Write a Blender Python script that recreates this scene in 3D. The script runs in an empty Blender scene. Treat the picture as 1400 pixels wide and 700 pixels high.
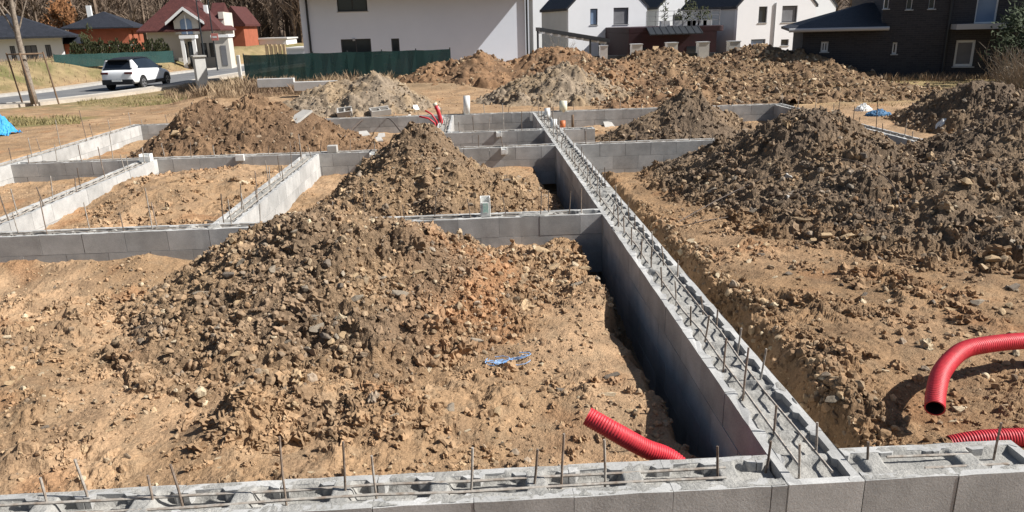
import bpy, bmesh, math, random
import numpy as np
from mathutils import Vector, Matrix
random.seed(7); R = math.radians
rng = np.random.default_rng(11)
SC = bpy.context.scene; COL = SC.collection

# ------------------------------------------------------------------ camera numbers (foundation frame: X right, Y along the long wall)
F, CX, CY, CH = 1011., 700., 350., 2.25
def cam_axes():
    d = np.array([646.-CX, CY-35., -F]); d /= np.linalg.norm(d)
    u = np.array([-math.tan(R(1.6)), 1., 0.]); u[2] = -(d[0]*u[0]+d[1]*u[1])/d[2]; u /= np.linalg.norm(u)
    return np.array([np.cross(d, u), d, u])
CAM = cam_axes()
def ray(px, py): return CAM @ np.array([px-CX, CY-py, -F])
def at(px, py, z=0.):
    r = ray(px, py); t = (z-CH)/r[2]; return r[0]*t, r[1]*t
def atY(px, py, Y):
    r = ray(px, py); t = Y/r[1]; return r[0]*t, r[2]*t+CH

# ------------------------------------------------------------------ noise
def _h(ix, iy, s):
    u = np.uint32
    n = ix.astype(np.int32).view(u)*u(374761393) + iy.astype(np.int32).view(u)*u(668265263) + u((s*974634777) & 0xffffffff)
    n = (n ^ (n >> u(13)))*u(1274126177)
    n = (n ^ (n >> u(16)))*u(2246822519)
    return n ^ (n >> u(15))
def _r(ix, iy, s): return _h(ix, iy, s)/4294967295.
def perlin(x, y, s=0):
    x0 = np.floor(x); y0 = np.floor(y); fx = x-x0; fy = y-y0
    u = fx*fx*fx*(fx*(fx*6-15)+10); v = fy*fy*fy*(fy*(fy*6-15)+10)
    def g(ox, oy):
        a = _r(x0+ox, y0+oy, s)*6.2831853; return np.cos(a)*(fx-ox)+np.sin(a)*(fy-oy)
    a = g(0,0)*(1-u)+g(1,0)*u; b = g(0,1)*(1-u)+g(1,1)*u
    return (a*(1-v)+b*v)*1.4
def fbm(x, y, s=0, o=4):
    t = 0.; a = 1.; n = 0.
    for k in range(o):
        t = t+a*perlin(x*2**k+k*17.3, y*2**k+k*5.1, s+k); n += a; a *= .5
    return t/n*1.4
def clods(x, y, sc, s=0, dens=.8, warp=.25):
    """rounded angular lumps of random radius and height; result in units of sc"""
    X = x/sc; Y = y/sc
    X = X+warp*perlin(X*2.3, Y*2.3, s+91); Y = Y+warp*perlin(X*2.1+9, Y*2.5, s+92)
    cx = np.floor(X); cy = np.floor(Y); out = np.zeros_like(X)
    for i in (-1, 0, 1):
        for j in (-1, 0, 1):
            ax = cx+i; ay = cy+j
            jx = ax+_r(ax, ay, s+1); jy = ay+_r(ax, ay, s+2)
            rr = .22+.5*_r(ax, ay, s+3)**1.5; keep = _r(ax, ay, s+4) < dens
            dx = X-jx; dy = Y-jy; an = _r(ax, ay, s+5)*3.14
            ex = dx*np.cos(an)+dy*np.sin(an); ey = (dy*np.cos(an)-dx*np.sin(an))*(1+.8*_r(ax, ay, s+6))
            q = 1-(np.maximum(np.abs(ex)*.9+np.abs(ey)*.35, np.sqrt(ex*ex+ey*ey)*.95)/rr)**2
            h = np.sqrt(np.maximum(q, 0))*rr*(1+.5*(ex/rr)*(_r(ax, ay, s+7)-.5))*keep
            out = np.maximum(out, h)
    return out
def billow(x, y, s=0, o=4, g=.5):
    """rounded lumps meeting in sharp creases"""
    t = 0.; a = 1.; n = 0.
    for k in range(o):
        f = 2.1**k; t = t+a*np.abs(perlin(x*f+k*7.7+.35*perlin(x*f*1.7, y*f*1.7, s+50+k), y*f+k*3.3, s+k)); n += a; a *= g
    return t/n
def ss(a, b, x):
    t = np.clip((x-a)/(b-a), 0, 1); return t*t*(3-2*t)

# ------------------------------------------------------------------ ground
TL, TR = 1.50, 1.89           # long wall sides
def inside(X, Y, x0, x1, y0, y1): return (X > x0) & (X < x1) & (Y > y0) & (Y < y1)
ROAD = np.array([(-60,10),(-42,20.5),(-30,28.2),(-24.2,32.2),(-21,35.6),(-19.6,40),(-19.2,46),(-18.6,54),(-17,64),(-13,80),(-6,100)], float)
def road_dist(X, Y):
    d = np.full(X.shape, 1e9)
    for a, b in zip(ROAD[:-1], ROAD[1:]):
        ab = b-a; t = np.clip(((X-a[0])*ab[0]+(Y-a[1])*ab[1])/(ab@ab), 0, 1)
        d = np.minimum(d, np.hypot(X-a[0]-t*ab[0], Y-a[1]-t*ab[1]))
    return d
def left_of_road(X, Y):      # far side of the road: X smaller than road X at that Y
    return X < np.interp(Y, ROAD[:,1], ROAD[:,0])
LUMPS = [  # px, py, radius, height : rough heaps of clods on the near floor
 (330,572,.36,.27),(395,560,.25,.15),(520,556,.40,.24),(440,548,.26,.12),(620,570,.18,.06),(700,628,.25,.06),(60,560,.3,.08),(110,600,.3,.06),
 (40,470,.7,.13),(90,440,.6,.10),(230,470,.35,.08),(800,395,.35,.12),(770,350,.55,.12),(835,350,.35,.14),(730,360,.35,.10),
 (1120,450,.3,.05),(1050,420,.35,.06),(1150,520,.25,.06),(1100,545,.16,.10),(430,655,.2,.06),(950,410,.25,.04),(880,330,.3,.05)]
LUMPW = [(*at(a, b, -.3), r, h) for a, b, r, h in LUMPS]
def ground(X, Y, fine=True):
    X = np.asarray(X, float); Y = np.asarray(Y, float)
    n1 = fbm(X*.35, Y*.35, 3, 3); n2 = fbm(X*1.1, Y*1.1, 5, 4)
    wob = fbm(X*1.7, Y*1.7, 8, 3)
    # outside
    z = np.full(X.shape, -.07)+.05*n1
    z = np.where(X < -9, -.12+.05*n1-.25*ss(20, 30, Y)*ss(-9, -13, X), z)
    z = z+.30*ss(24, 29, Y)*ss(-12, -9.5, X)*(1-ss(-1, 3, X))*(1-ss(34, 40, Y))
    # far field
    rd = road_dist(X, Y)
    far = ss(44, 58, Y)*ss(-4, 4, X); z = z*(1-far)+(-1.6)*far
    lf = left_of_road(X, Y)
    bank = np.where(lf, ss(3.8, 8.5, rd)*1.35*(1-ss(11, 22, rd)*.85), 0)
    farl = ss(30, 37, Y)*ss(-9, -13, X)
    z = z*(1-farl)+farl*(-.5+.06*n1)
    z = z*(1-farl*0)+bank
    k = ss(5.2, 3.6, rd); z = z*(1-k)+(-.53)*k
    # rough detail strength
    rough = np.full(X.shape, .08)
    rooms = [(-8.9, -6.2, 8.9, 14.35, -.33), (-6.2, -3.17, 8.9, 14.35, -.27), (-3.17, 1.7, 8.9, 14.35, -.42),
             (-8.9, -.8, 14.35, 20.05, -.38), (-.8, 1.7, 14.35, 16.55, -.55), (-.8, 1.7, 16.55, 20.05, -.55), (1.7, 8.2, 14.35, 20.05, -.42)]
    z = np.where(inside(X, Y, -9.6, -8.85, 8, 20.6), z-.10, z); z = np.where(inside(X, Y, -9.6, 8.8, 20.0, 20.5), z-.06, z)
    z = np.where(inside(X, Y, 1.5, 1.9, 3., 20.2), -.9, z)
    for a, b, c, d, l in rooms:
        m = inside(X, Y, a, b, c, d); z = np.where(m, l+.05*n1+.05*n2, z); rough = np.where(m, .35, rough)
    m = inside(X, Y, -6.2, -3.17, 8.9, 14.35)
    z = np.where(m, z+.27*np.exp(-((X+4.6)**2+(Y-12.3)**2)/1.9)+.06*n2+.08*np.exp(-((X+5.1)**2+(Y-10.9)**2)/.3), z)
    m = inside(X, Y, -3.17, 1.6, 8.9, 14.35)
    z = np.where(m, z-.5*ss(1.02, 1.25, X+.1*wob)+.08*np.exp(-((X-.7)**2+(Y-11.5)**2)/.8), z)
    # front room
    m = inside(X, Y, -9.0, 1.7, 3.28, 8.9)
    zf = -.36+.10*n1+.075*n2+.05*fbm(X*.8+3, Y*1.3, 15, 2)+.05*np.exp(-((X+4.5)**2+(Y-5.5)**2)/2.)
    zf = zf-.60*ss(1.13, 1.34, X+.13*wob+.05*(Y-6)*(Y<6))-.14*ss(3.85, 3.5, Y+.12*wob)
    zf = zf-.10*ss(6.4, 7.0, Y)*ss(-2.8, -3.2, X)*ss(8.7, 7.8, Y)
    z = np.where(m, zf, z); rough = np.where(m, .10+.55*ss(.0, .45, n2)+.45*ss(-3.2, -3.9, X)*ss(5.6, 6.2, Y)*ss(8.2, 7.6, Y)+.5*ss(-.3, .1, X)*ss(6.6, 7.1, Y)+.25*ss(4.2, 3.8, Y), rough)
    # right front yard
    m = inside(X, Y, 1.7, 8.2, 3.28, 14.35)
    zr = np.interp(Y, [3.3, 5, 8, 12, 14.3], [-.17, -.14, -.26, -.46, -.58])+.05*n1+.045*n2
    zr = zr-.55*ss(2.32, 2.02, X+.14*wob-.02*(Y-5))*(1-.3*ss(9, 13, Y))
    z = np.where(m, zr, z); rough = np.where(m, .2+.6*ss(-.05, .4, n2)+.7*ss(2.8, 2.3, X), rough)
    m = (Y < 3.28); z = np.where(m, -.6+.04*n1, z)
    near = (Y > 3.2) & (Y < 36) & (X > -14) & (X < 16)
    lum = np.zeros_like(z)
    for a, b, r, h in LUMPW:
        q = np.exp(-((X-a)**2+(Y-b)**2)/(r*r)*1.4); lum = np.maximum(lum, q); z = np.where(near, z+q*h*.7, z)
    rough = rough+lum*.8
    if fine:
        ii = near
        x = X[ii]; y = Y[ii]; r = rough[ii]
        d = .035*fbm(x*4, y*4, 21, 3)*np.minimum(r, 1)
        d = d+clods(x, y, .30, 31, .35)*.15*np.clip(r-.35, 0, .6)
        d = d+clods(x, y, .14, 41, .55)*.085*r*ss(-.25, .35, fbm(x*1.5, y*1.5, 77, 2))
        d = d+clods(x, y, .06, 51, .75)*.042*np.minimum(r, 1.2)*ss(-.4, .3, fbm(x*2.3, y*2.3, 78, 2))
        d = d+.005*fbm(x*22, y*22, 61, 2)
        d = d+(billow(x*2.6, y*2.6, 65, 4, .6)-.3)*.11*np.clip(r, 0, 1.2)
        d = d+(billow(x*7.5, y*7.5, 69, 3, .55)-.3)*.062*np.clip(r, .10, 1.2)*(.15+.85*ss(-.25, .3, fbm(x*1.9, y*1.9, 79, 3)))
        z = z.copy(); z[ii] += d
    return z

# ------------------------------------------------------------------ heaps: (cx, cy, top, rx, ry, rot)
HEAPS = {
 'front': dict(c=[(-1.62,7.45,.56,1.95,2.4,0),(-.8,7.35,.32,1.55,2.0,.2),(-2.35,6.7,.12,1.25,1.5,0),(-1.2,6.2,.02,1.5,1.1,0),(-.15,7.15,-.05,.95,1.0,0),(-2.5,7.8,.2,1.1,1.0,0),(-1.9,5.75,-.2,.9,.6,0)],
   zb=-.42, box=(-4.1,1.25,4.7,9.0), step=.0125, rough=1.1, tint='grey'),
 'middle': dict(c=[(-.92,11.7,.82,1.75,2.0,0),(-.55,11.2,.35,1.6,1.7,0),(-1.7,10.9,.12,1.1,1.2,0),(.15,11.3,.05,1.35,1.2,0)],
   zb=-.45, box=(-3.0,1.2,9.1,13.9), step=.018, rough=1.0, tint='grey'),
 'left': dict(c=[(-5.0,17.1,.93,2.5,2.5,0),(-6.0,17,.88,1.9,2.3,0),(-4.1,16.9,.58,2.2,2.1,0),(-3.0,16.3,-.05,1.3,1.3,0)],
   zb=-.42, box=(-8.6,-1.2,14.6,19.85), step=.026, rough=1.0, tint='brown'),
 'leftback': dict(c=[(-3.05,23.3,.98,2.1,2.6,0),(-4.4,23.4,.72,1.8,2.2,0),(-5.3,23.2,.25,1.2,1.6,0)],
   zb=-.12, box=(-7.2,-.2,20.35,27), step=.032, rough=.9, tint='lightgrey'),
 'back': dict(c=[(.2,31,1.18,3.4,5,0),(3.3,31,1.38,4.2,5.2,0),(-1.6,31,.85,2.5,4,0),(7.5,30.5,1.15,4.2,5.5,0),(11.5,30.5,1.2,4.0,6.0,0),(12.6,29,.95,2.9,4.6,0),(9.5,28,.75,4.2,4.2,0),(5,29,.9,4,4,0),(7.5,25.2,.45,4.2,4.3,0),(11,24.6,.45,3.8,4.0,0),(9,22.6,.22,3.6,2.4,0),(6,22.4,.25,3.,2.2,0),(12.3,22.6,.12,3,2.4,0),(4.6,27.5,.9,4,4,0)],
   zb=-.12, box=(-5.5,17,20.35,37), step=.045, rough=1.0, tint='brown'),
 'backgrey': dict(c=[(2.75,24.2,1.02,2.5,2.7,0),(3.9,24.2,.55,1.6,2,0),(1.5,24.2,.62,1.6,2,0)],
   zb=-.12, box=(-.6,6.2,21.2,27), step=.032, rough=1.2, tint='lightgrey'),
 'rightroom': dict(c=[(4.9,17.4,.66,1.75,2.0,0),(4.0,17.0,.15,1.6,1.4,0),(5.7,17.3,.2,1.2,1.5,0)],
   zb=-.45, box=(2.1,7.9,14.6,19.85), step=.026, rough=1.0, tint='dark'),
 'right': dict(c=[(5.45,11.8,.83,2.35,3.5,0),(6.4,8.8,.42,2.9,2.8,0),(8.3,10.2,.86,3.5,3.7,0),(10.6,15.4,.92,2.0,2.9,0),(12.4,14.6,1.0,2.9,4.2,0),(7.8,6.8,.15,2.8,1.8,0),(5.2,9.6,.25,1.7,1.9,0),(10.4,12.6,.85,2.6,2.8,0)],
   zb=-.32, box=(2.4,16.5,4.7,20.5), step=.0215, rough=1.1, tint='dark'),
}
TINT = dict(grey=((.215,.148,.094),(.290,.195,.115)), brown=((.165,.105,.064),(.235,.150,.088)), lightgrey=((.275,.215,.155),(.32,.235,.15)), dark=((.165,.120,.083),(.235,.165,.105)))
def heap_z(name, X, Y, fine=True):
    H = HEAPS[name]; X = np.asarray(X, float); Y = np.asarray(Y, float); sd = sum(map(ord, name))
    wx = X+.16*fbm(X*1.3, Y*1.3, sd, 3); wy = Y+.16*fbm(X*1.3+7, Y*1.3+3, sd+5, 3)
    z = np.full(X.shape, -9.)
    e = .07
    acc = np.zeros(X.shape)
    for cx, cy, zt, rx, ry, a in H['c']:
        dx = wx-cx; dy = wy-cy; ca, sa = math.cos(a), math.sin(a)
        q = np.sqrt(((dx*ca+dy*sa)/rx)**2+((dy*ca-dx*sa)/ry)**2+.012)
        p = 1-q; p = np.where(p < .3, .3-(.3-p)*.78, p)-.1
        acc = acc+np.exp(np.clip((H['zb']+(zt-H['zb'])*p*1.25)/e, -60, 60))
    z = np.log(acc+1e-20)*e-e*.3
    if fine:
        r = H['rough']
        # gullies running down slopes, then lumps of every size
        z = z+.075*fbm(X*1.6, Y*1.6, sd+11, 4)*r
        m1 = ss(-.3, .35, fbm(X*1.1, Y*1.1, sd+13, 2)); m2 = ss(-.35, .3, fbm(X*.9+5, Y*.9, sd+14, 3))
        if H['step'] > .03: z = z+clods(X, Y, .75, sd+20, .5)*.75*m1*min(r,1.3)*.35
        z = z+clods(X, Y, .36, sd+21, .35)*.36*m1*min(r,1.3)*.4
        z = z+clods(X, Y, .17, sd+31, .5)*.17*(.2+.8*m2)*min(r,1.3)*.6
        z = z+clods(X, Y, .085, sd+41, .75)*.085*(.3+.7*m1)*.75
        if H['step'] < .024: z = z+clods(X, Y, .04, sd+51, .85)*.028*(.5+.5*m2)
        k = 1.6 if H['step'] > .03 else 1.
        z = z+(billow(X*2.6/k, Y*2.6/k, sd+71, 3)-.3)*.21*r*k*(.3+.7*m1)
        z = z+(billow(X*8/k, Y*8/k, sd+75, 3 if H['step'] > .03 else 4, .58)-.3)*.075*k*(.25+.75*m2)
    return z
def height(X, Y, fine=True):
    X = np.asarray(X, float); Y = np.asarray(Y, float); z = ground(X, Y, fine)
    for n, H in HEAPS.items():
        a, b, c, d = H['box']; m = inside(X, Y, a, b, c, d)
        if m.any(): z[m] = np.maximum(z[m], heap_z(n, X[m], Y[m], fine))
    return z
def hit(px, py):
    r = ray(px, py); r = r/np.linalg.norm(r)
    t = np.geomspace(3., 60., 300); X = r[0]*t; Y = r[1]*t; Z = CH+r[2]*t
    k = np.argmax(Z < height(X, Y, False)+.12); t = np.linspace(t[max(k-2, 0)], t[k]*1.12+.5, 260); X = r[0]*t; Y = r[1]*t; Z = CH+r[2]*t
    k = np.argmax(Z < height(X, Y)); return X[k], Y[k], height(X[k:k+1], Y[k:k+1])[0]

# ------------------------------------------------------------------ materials
def newmat(name):
    m = bpy.data.materials.new(name); m.use_nodes = True; nt = m.node_tree
    return m, nt, nt.nodes, nt.links, nt.nodes['Principled BSDF']
def mat(name, c1, c2=None, scale=3., rough=.85, bump=0., bscale=None, attr=None, fine=.25, fscale=60., metal=0., rand=0., dist=.01, detail=6., spec=.3):
    m, nt, N, L, P = newmat(name)
    P.inputs['Roughness'].default_value = rough; P.inputs['Metallic'].default_value = metal
    P.inputs['Specular IOR Level'].default_value = spec
    tc = N.new('ShaderNodeTexCoord')
    def noise(s, d=6., rg=.6):
        n = N.new('ShaderNodeTexNoise'); n.inputs['Scale'].default_value = s; n.inputs['Detail'].default_value = d; n.inputs['Roughness'].default_value = rg
        L.new(tc.outputs['Object'], n.inputs['Vector']); return n
    def mix(kind, a, b, f):
        x = N.new('ShaderNodeMix'); x.data_type = 'RGBA'; x.blend_type = kind
        for s, v in ((x.inputs[0], f), (x.inputs[6], a), (x.inputs[7], b)):
            if isinstance(v, (float, int)): s.default_value = v
            elif isinstance(v, tuple): s.default_value = (*v, 1)
            else: L.new(v, s)
        return x.outputs[2]
    if attr:
        at_ = N.new('ShaderNodeAttribute'); at_.attribute_name = attr; base = at_.outputs['Color']
        n = noise(scale); mr = N.new('ShaderNodeMapRange'); mr.inputs['From Min'].default_value = .3; mr.inputs['From Max'].default_value = .7; mr.inputs['To Min'].default_value = .78; mr.inputs['To Max'].default_value = 1.2
        L.new(n.outputs['Fac'], mr.inputs['Value'])
        cb = N.new('ShaderNodeCombineColor')
        for i in range(3): L.new(mr.outputs['Result'], cb.inputs[i])
        col = mix('MULTIPLY', base, cb.outputs['Color'], 1.)
    elif c2 is not None:
        n = noise(scale, detail); mr = N.new('ShaderNodeMapRange'); mr.inputs['From Min'].default_value = .35; mr.inputs['From Max'].default_value = .65
        L.new(n.outputs['Fac'], mr.inputs['Value']); col = mix('MIX', c1, c2, mr.outputs['Result'])
    else:
        col = mix('MIX', c1, c1, .5)
    if fine > 0:
        n = noise(fscale, 4.); mr = N.new('ShaderNodeMapRange'); mr.inputs['From Min'].default_value = .3; mr.inputs['From Max'].default_value = .7
        mr.inputs['To Min'].default_value = 1-fine; mr.inputs['To Max'].default_value = 1+fine; L.new(n.outputs['Fac'], mr.inputs['Value'])
        cb = N.new('ShaderNodeCombineColor')
        for i in range(3): L.new(mr.outputs['Result'], cb.inputs[i])
        col = mix('MULTIPLY', col, cb.outputs['Color'], 1.)
    if rand > 0:
        oi = N.new('ShaderNodeObjectInfo'); mr = N.new('ShaderNodeMapRange'); mr.inputs['To Min'].default_value = 1-rand; mr.inputs['To Max'].default_value = 1+rand
        L.new(oi.outputs['Random'], mr.inputs['Value']); cb = N.new('ShaderNodeCombineColor')
        for i in range(3): L.new(mr.outputs['Result'], cb.inputs[i])
        col = mix('MULTIPLY', col, cb.outputs['Color'], 1.)
    L.new(col, P.inputs['Base Color'])
    if bump > 0:
        n = noise(bscale or fscale, 8., .65); b = N.new('ShaderNodeBump'); b.inputs['Strength'].default_value = bump; b.inputs['Distance'].default_value = dist
        L.new(n.outputs['Fac'], b.inputs['Height']); L.new(b.outputs['Normal'], P.inputs['Normal'])
    return m
M = {}
M['soil'] = mat('soil', (1,1,1), attr='tint', scale=1.6, fine=.22, fscale=45, bump=.9, bscale=55, dist=.02, rough=.95, spec=.1)
M['heap'] = mat('heap_soil', (1,1,1), attr='tint', scale=2.2, fine=.28, fscale=38, bump=1., bscale=60, dist=.03, rough=.95, spec=.1)
M['rubble'] = mat('rubble', (1,1,1), attr='tint', scale=9, fine=.15, fscale=70, bump=.6, bscale=50, dist=.01, rough=.92, spec=.15)
M['tan'] = mat('stone_tan', (.42,.30,.17), (.31,.22,.135), 6, .9, .6, 30, rand=.2, dist=.015)
M['pale'] = mat('stone_pale', (.52,.43,.30), (.40,.31,.20), 7, .9, .5, 30, rand=.12, dist=.012)
M['dark'] = mat('stone_dark', (.20,.16,.12), (.13,.105,.085), 7, .9, .7, 30, rand=.2, dist=.015)
M['greyst'] = mat('stone_grey', (.30,.25,.19), (.22,.18,.135), 6, .9, .6, 30, rand=.2, dist=.015)
M['block'] = mat('concrete_block', (1,1,1), None, 3.2, attr='tint', rough=.93, bump=.3, bscale=80, fine=.17, fscale=130, dist=.006, spec=.2)
M['core'] = mat('cast_concrete', (.37,.355,.325), (.25,.243,.225), 5, .9, .6, 55, fine=.2, fscale=80, dist=.02, spec=.2)
M['rebar'] = mat('rebar_steel', (.16,.115,.085), (.27,.22,.18), 25, .7, .5, 120, fine=.2, metal=.25, dist=.003, rand=.35)
M['rebarl'] = mat('rebar_cement_splashed', (.42,.39,.345), (.24,.19,.15), 18, .8, .5, 120, fine=.2, dist=.003)
M['white'] = mat('white_plastic', (.78,.78,.75), (.68,.67,.63), 14, .5, .1, fine=.06)
M['cream'] = mat('cream_pvc', (.72,.68,.52), (.60,.58,.45), 14, .5, .1, fine=.06)
M['orange'] = mat('orange_pvc', (.55,.17,.06), (.45,.14,.06), 12, .5, fine=.08)
M['red'] = mat('red_conduit', (.56,.026,.040), (.43,.032,.038), 5, .5, .2, 60, fine=.14, fscale=30, spec=.45)
M['redin'] = mat('conduit_inside', (.03,.008,.008), rough=.8, fine=0)
M['bluep'] = mat('blue_film', (.03,.26,.55), (.05,.34,.65), 8, .45, .5, 14, fine=.1, dist=.05)
M['bluet'] = mat('blue_tarp', (.03,.10,.20), (.05,.16,.30), 8, .6, .5, 14, fine=.1, dist=.05)
M['string'] = mat('blue_string', (.14,.32,.62), (.35,.48,.66), 20, .7, fine=.1)
M['wire'] = mat('rusty_wire', (.10,.075,.06), rough=.7, fine=.2)
M['asphalt'] = mat('asphalt', (.125,.125,.13), (.17,.168,.165), .6, .9, .3, 60, fine=.15, fscale=30)
M['paving'] = mat('sidewalk_paving', (.36,.31,.25), (.45,.39,.32), .8, .9, .3, 40, fine=.12, fscale=8)
M['kerb'] = mat('kerb_stone', (.42,.40,.37), (.34,.32,.29), 3, .9, fine=.1)
M['renderw'] = mat('shade_blue_white_render', (.76,.81,.89), (.72,.77,.85), .5, .9, .12, 60, fine=.02, fscale=50)  # white render with the bluish skylight of its shade put into the colour
M['render'] = mat('white_render', (.80,.80,.81), (.76,.76,.77), .5, .9, .12, 60, fine=.02, fscale=50)
M['renderg'] = mat('grey_and_shade_render', (.62,.62,.61), (.56,.56,.55), .5, .9, fine=.03)  # the shed's own grey; on gabled side walls it paints their shade
M['creamw'] = mat('cream_render', (.56,.52,.46), (.50,.465,.415), .5, .9, fine=.03)
M['tiledark'] = mat('dark_roof_tiles', (.018,.020,.026), (.028,.030,.038), 3, .6, .5, 12, fine=.25, fscale=9, dist=.05)
M['tilered'] = mat('maroon_roof_tiles', (.062,.020,.018), (.085,.028,.024), 3, .7, .5, 12, fine=.25, fscale=9, dist=.05)
M['brickor'] = mat('orange_hollow_brick', (.33,.10,.055), (.27,.085,.045), 1.5, .9, fine=.12, fscale=12)
M['frame'] = mat('window_frame_white', (.75,.75,.74), rough=.5, fine=.02)
M['framed'] = mat('window_frame_dark', (.05,.052,.058), rough=.5, fine=.02)
M['glass'] = mat('window_glass', (.02,.026,.034), rough=.12, fine=0, spec=.7)
M['blind'] = mat('window_blind', (.18,.18,.19), (.15,.15,.16), 3, .6, fine=.05)
M['bluegl'] = mat('painted_reflection_glass', (.20,.27,.38), (.16,.22,.32), 2, .2, fine=0, spec=.7)  # bluish sky reflection put into the pane colour
M['darkmetal'] = mat('dark_metal', (.035,.038,.042), rough=.5, fine=.05, metal=.2)
M['maroon'] = mat('maroon_cladding', (.032,.010,.014), (.022,.009,.012), 2, .7, fine=.08)
M['trim'] = mat('grey_trim', (.42,.42,.42), rough=.6, fine=.03)
M['bark'] = mat('bark', (.30,.25,.20), (.15,.12,.095), 14, .95, .8, 40, fine=.2, dist=.02)
M['twig'] = mat('twigs', (.17,.125,.09), (.11,.08,.06), 3, .95, fine=.25, fscale=3)
M['wood'] = mat('stake_wood', (.20,.135,.085), (.14,.09,.06), 8, .85, .3, 30, fine=.15)
M['woods'] = mat('bare_woods', (.20,.145,.105), (.13,.097,.073), .10, .95, fine=.5, fscale=.6)
M['woodsred'] = mat('autumn_crown', (.26,.115,.045), (.17,.085,.04), .5, .95, fine=.4, fscale=2)
M['hedge'] = mat('thuja', (.035,.045,.018), (.06,.06,.025), 2, .9, fine=.4, fscale=9)
M['conifer'] = mat('conifer', (.035,.05,.024), (.055,.07,.033), 2, .9, fine=.4, fscale=9)
M['drybush'] = mat('dry_twigs', (.36,.30,.225), (.25,.205,.155), 4, .95, fine=.3, fscale=9)
M['grass'] = mat('grass_blades', (.17,.155,.06), (.30,.24,.12), .35, .9, fine=.3, fscale=3)
M['drygrass'] = mat('dry_grass_blades', (.34,.25,.155), (.22,.145,.095), .5, .9, fine=.3, fscale=3)
M['concrete'] = mat('pillar_concrete', (.58,.56,.53), (.48,.47,.45), 2, .9, .3, 20, fine=.1)
M['carpaint'] = mat('white_car_paint', (.80,.81,.82), rough=.22, fine=0, spec=.6)
M['carblack'] = mat('black_car_trim', (.018,.018,.020), rough=.45, fine=0)
M['carglass'] = mat('car_glass', (.012,.016,.022), rough=.06, fine=0, spec=.8)
M['tyre'] = mat('tyre', (.02,.02,.02), rough=.85, fine=.1)
M['rim'] = mat('alloy_rim', (.35,.35,.36), rough=.35, fine=0, metal=.6)
M['taillight'] = mat('tail_light', (.09,.01,.012), rough=.2, fine=0)
M['signred'] = mat('sign_pink', (.55,.20,.17), rough=.6, fine=0)
M['pot'] = mat('planter', (.5,.5,.5), rough=.7, fine=.05)
# dark clinker with courses
def clinker():
    m, nt, N, L, P = newmat('dark_clinker_brick'); tc = N.new('ShaderNodeTexCoord'); mp = N.new('ShaderNodeMapping')
    mp.inputs['Rotation'].default_value = (R(90), 0, 0); L.new(tc.outputs['Object'], mp.inputs['Vector'])
    b = N.new('ShaderNodeTexBrick'); b.inputs['Scale'].default_value = 1.; b.inputs['Brick Width'].default_value = .25; b.inputs['Row Height'].default_value = .075
    b.inputs['Mortar Size'].default_value = .009; b.inputs['Color1'].default_value = (.036,.033,.037,1); b.inputs['Color2'].default_value = (.022,.021,.025,1); b.inputs['Mortar'].default_value = (.048,.046,.048,1)
    L.new(mp.outputs['Vector'], b.inputs['Vector']); L.new(b.outputs['Color'], P.inputs['Base Color']); P.inputs['Roughness'].default_value = .8
    return m
M['clinker'] = clinker()
# green shade netting: woven, partly see-through
def netting():
    m, nt, N, L, P = newmat('green_netting'); P.inputs['Roughness'].default_value = .8
    P.inputs['Base Color'].default_value = (.012,.085,.06,1); P.inputs['Alpha'].default_value = .86
    tc = N.new('ShaderNodeTexCoord'); n = N.new('ShaderNodeTexNoise'); n.inputs['Scale'].default_value = 1.2; L.new(tc.outputs['Object'], n.inputs['Vector'])
    r = N.new('ShaderNodeMapRange'); r.inputs['To Min'].default_value = .7; r.inputs['To Max'].default_value = .98; L.new(n.outputs['Fac'], r.inputs['Value']); L.new(r.outputs['Result'], P.inputs['Alpha'])
    c = N.new('ShaderNodeMix'); c.data_type = 'RGBA'; c.inputs[6].default_value = (.006,.036,.034,1); c.inputs[7].default_value = (.012,.060,.052,1); L.new(n.outputs['Fac'], c.inputs[0]); L.new(c.outputs[2], P.inputs['Base Color'])
    return m
M['net'] = netting()

# ------------------------------------------------------------------ object helpers
def link(name, me, m=None, parent=None, loc=None):
    o = bpy.data.objects.new(name, me); COL.objects.link(o)
    if m is not None and me is not None: me.materials.append(M[m] if isinstance(m, str) else m)
    if parent is not None: o.parent = parent
    if loc is not None: o.location = loc
    return o
def tag(o, label, cat=None, group=None, kind=None):
    if label: o['label'] = label
    if cat: o['category'] = cat
    if group: o['group'] = group
    if kind: o['kind'] = kind
    return o
def thing(name, label, cat, loc=(0,0,0), rz=0., group=None):
    o = bpy.data.objects.new(name, None); COL.objects.link(o); o.location = loc; o.rotation_euler = (0, 0, rz); o.empty_display_size = .3
    return tag(o, label, cat, group)
def npmesh(name, V, Fc, smooth=False, tint=None):
    V = np.asarray(V, np.float32); Fc = np.asarray(Fc, np.int32); me = bpy.data.meshes.new(name); k = Fc.shape[1]
    me.vertices.add(len(V)); me.vertices.foreach_set('co', V.ravel())
    me.loops.add(Fc.size); me.loops.foreach_set('vertex_index', Fc.ravel())
    me.polygons.add(len(Fc)); me.polygons.foreach_set('loop_start', np.arange(0, Fc.size, k, dtype=np.int32))
    me.polygons.foreach_set('use_smooth', np.full(len(Fc), smooth))
    me.update(calc_edges=True)
    if tint is not None:
        a = me.color_attributes.new('tint', 'FLOAT_COLOR', 'POINT'); c = np.ones((len(V), 4), np.float32); c[:, :3] = tint; a.data.foreach_set('color', c.ravel())
    return me
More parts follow.
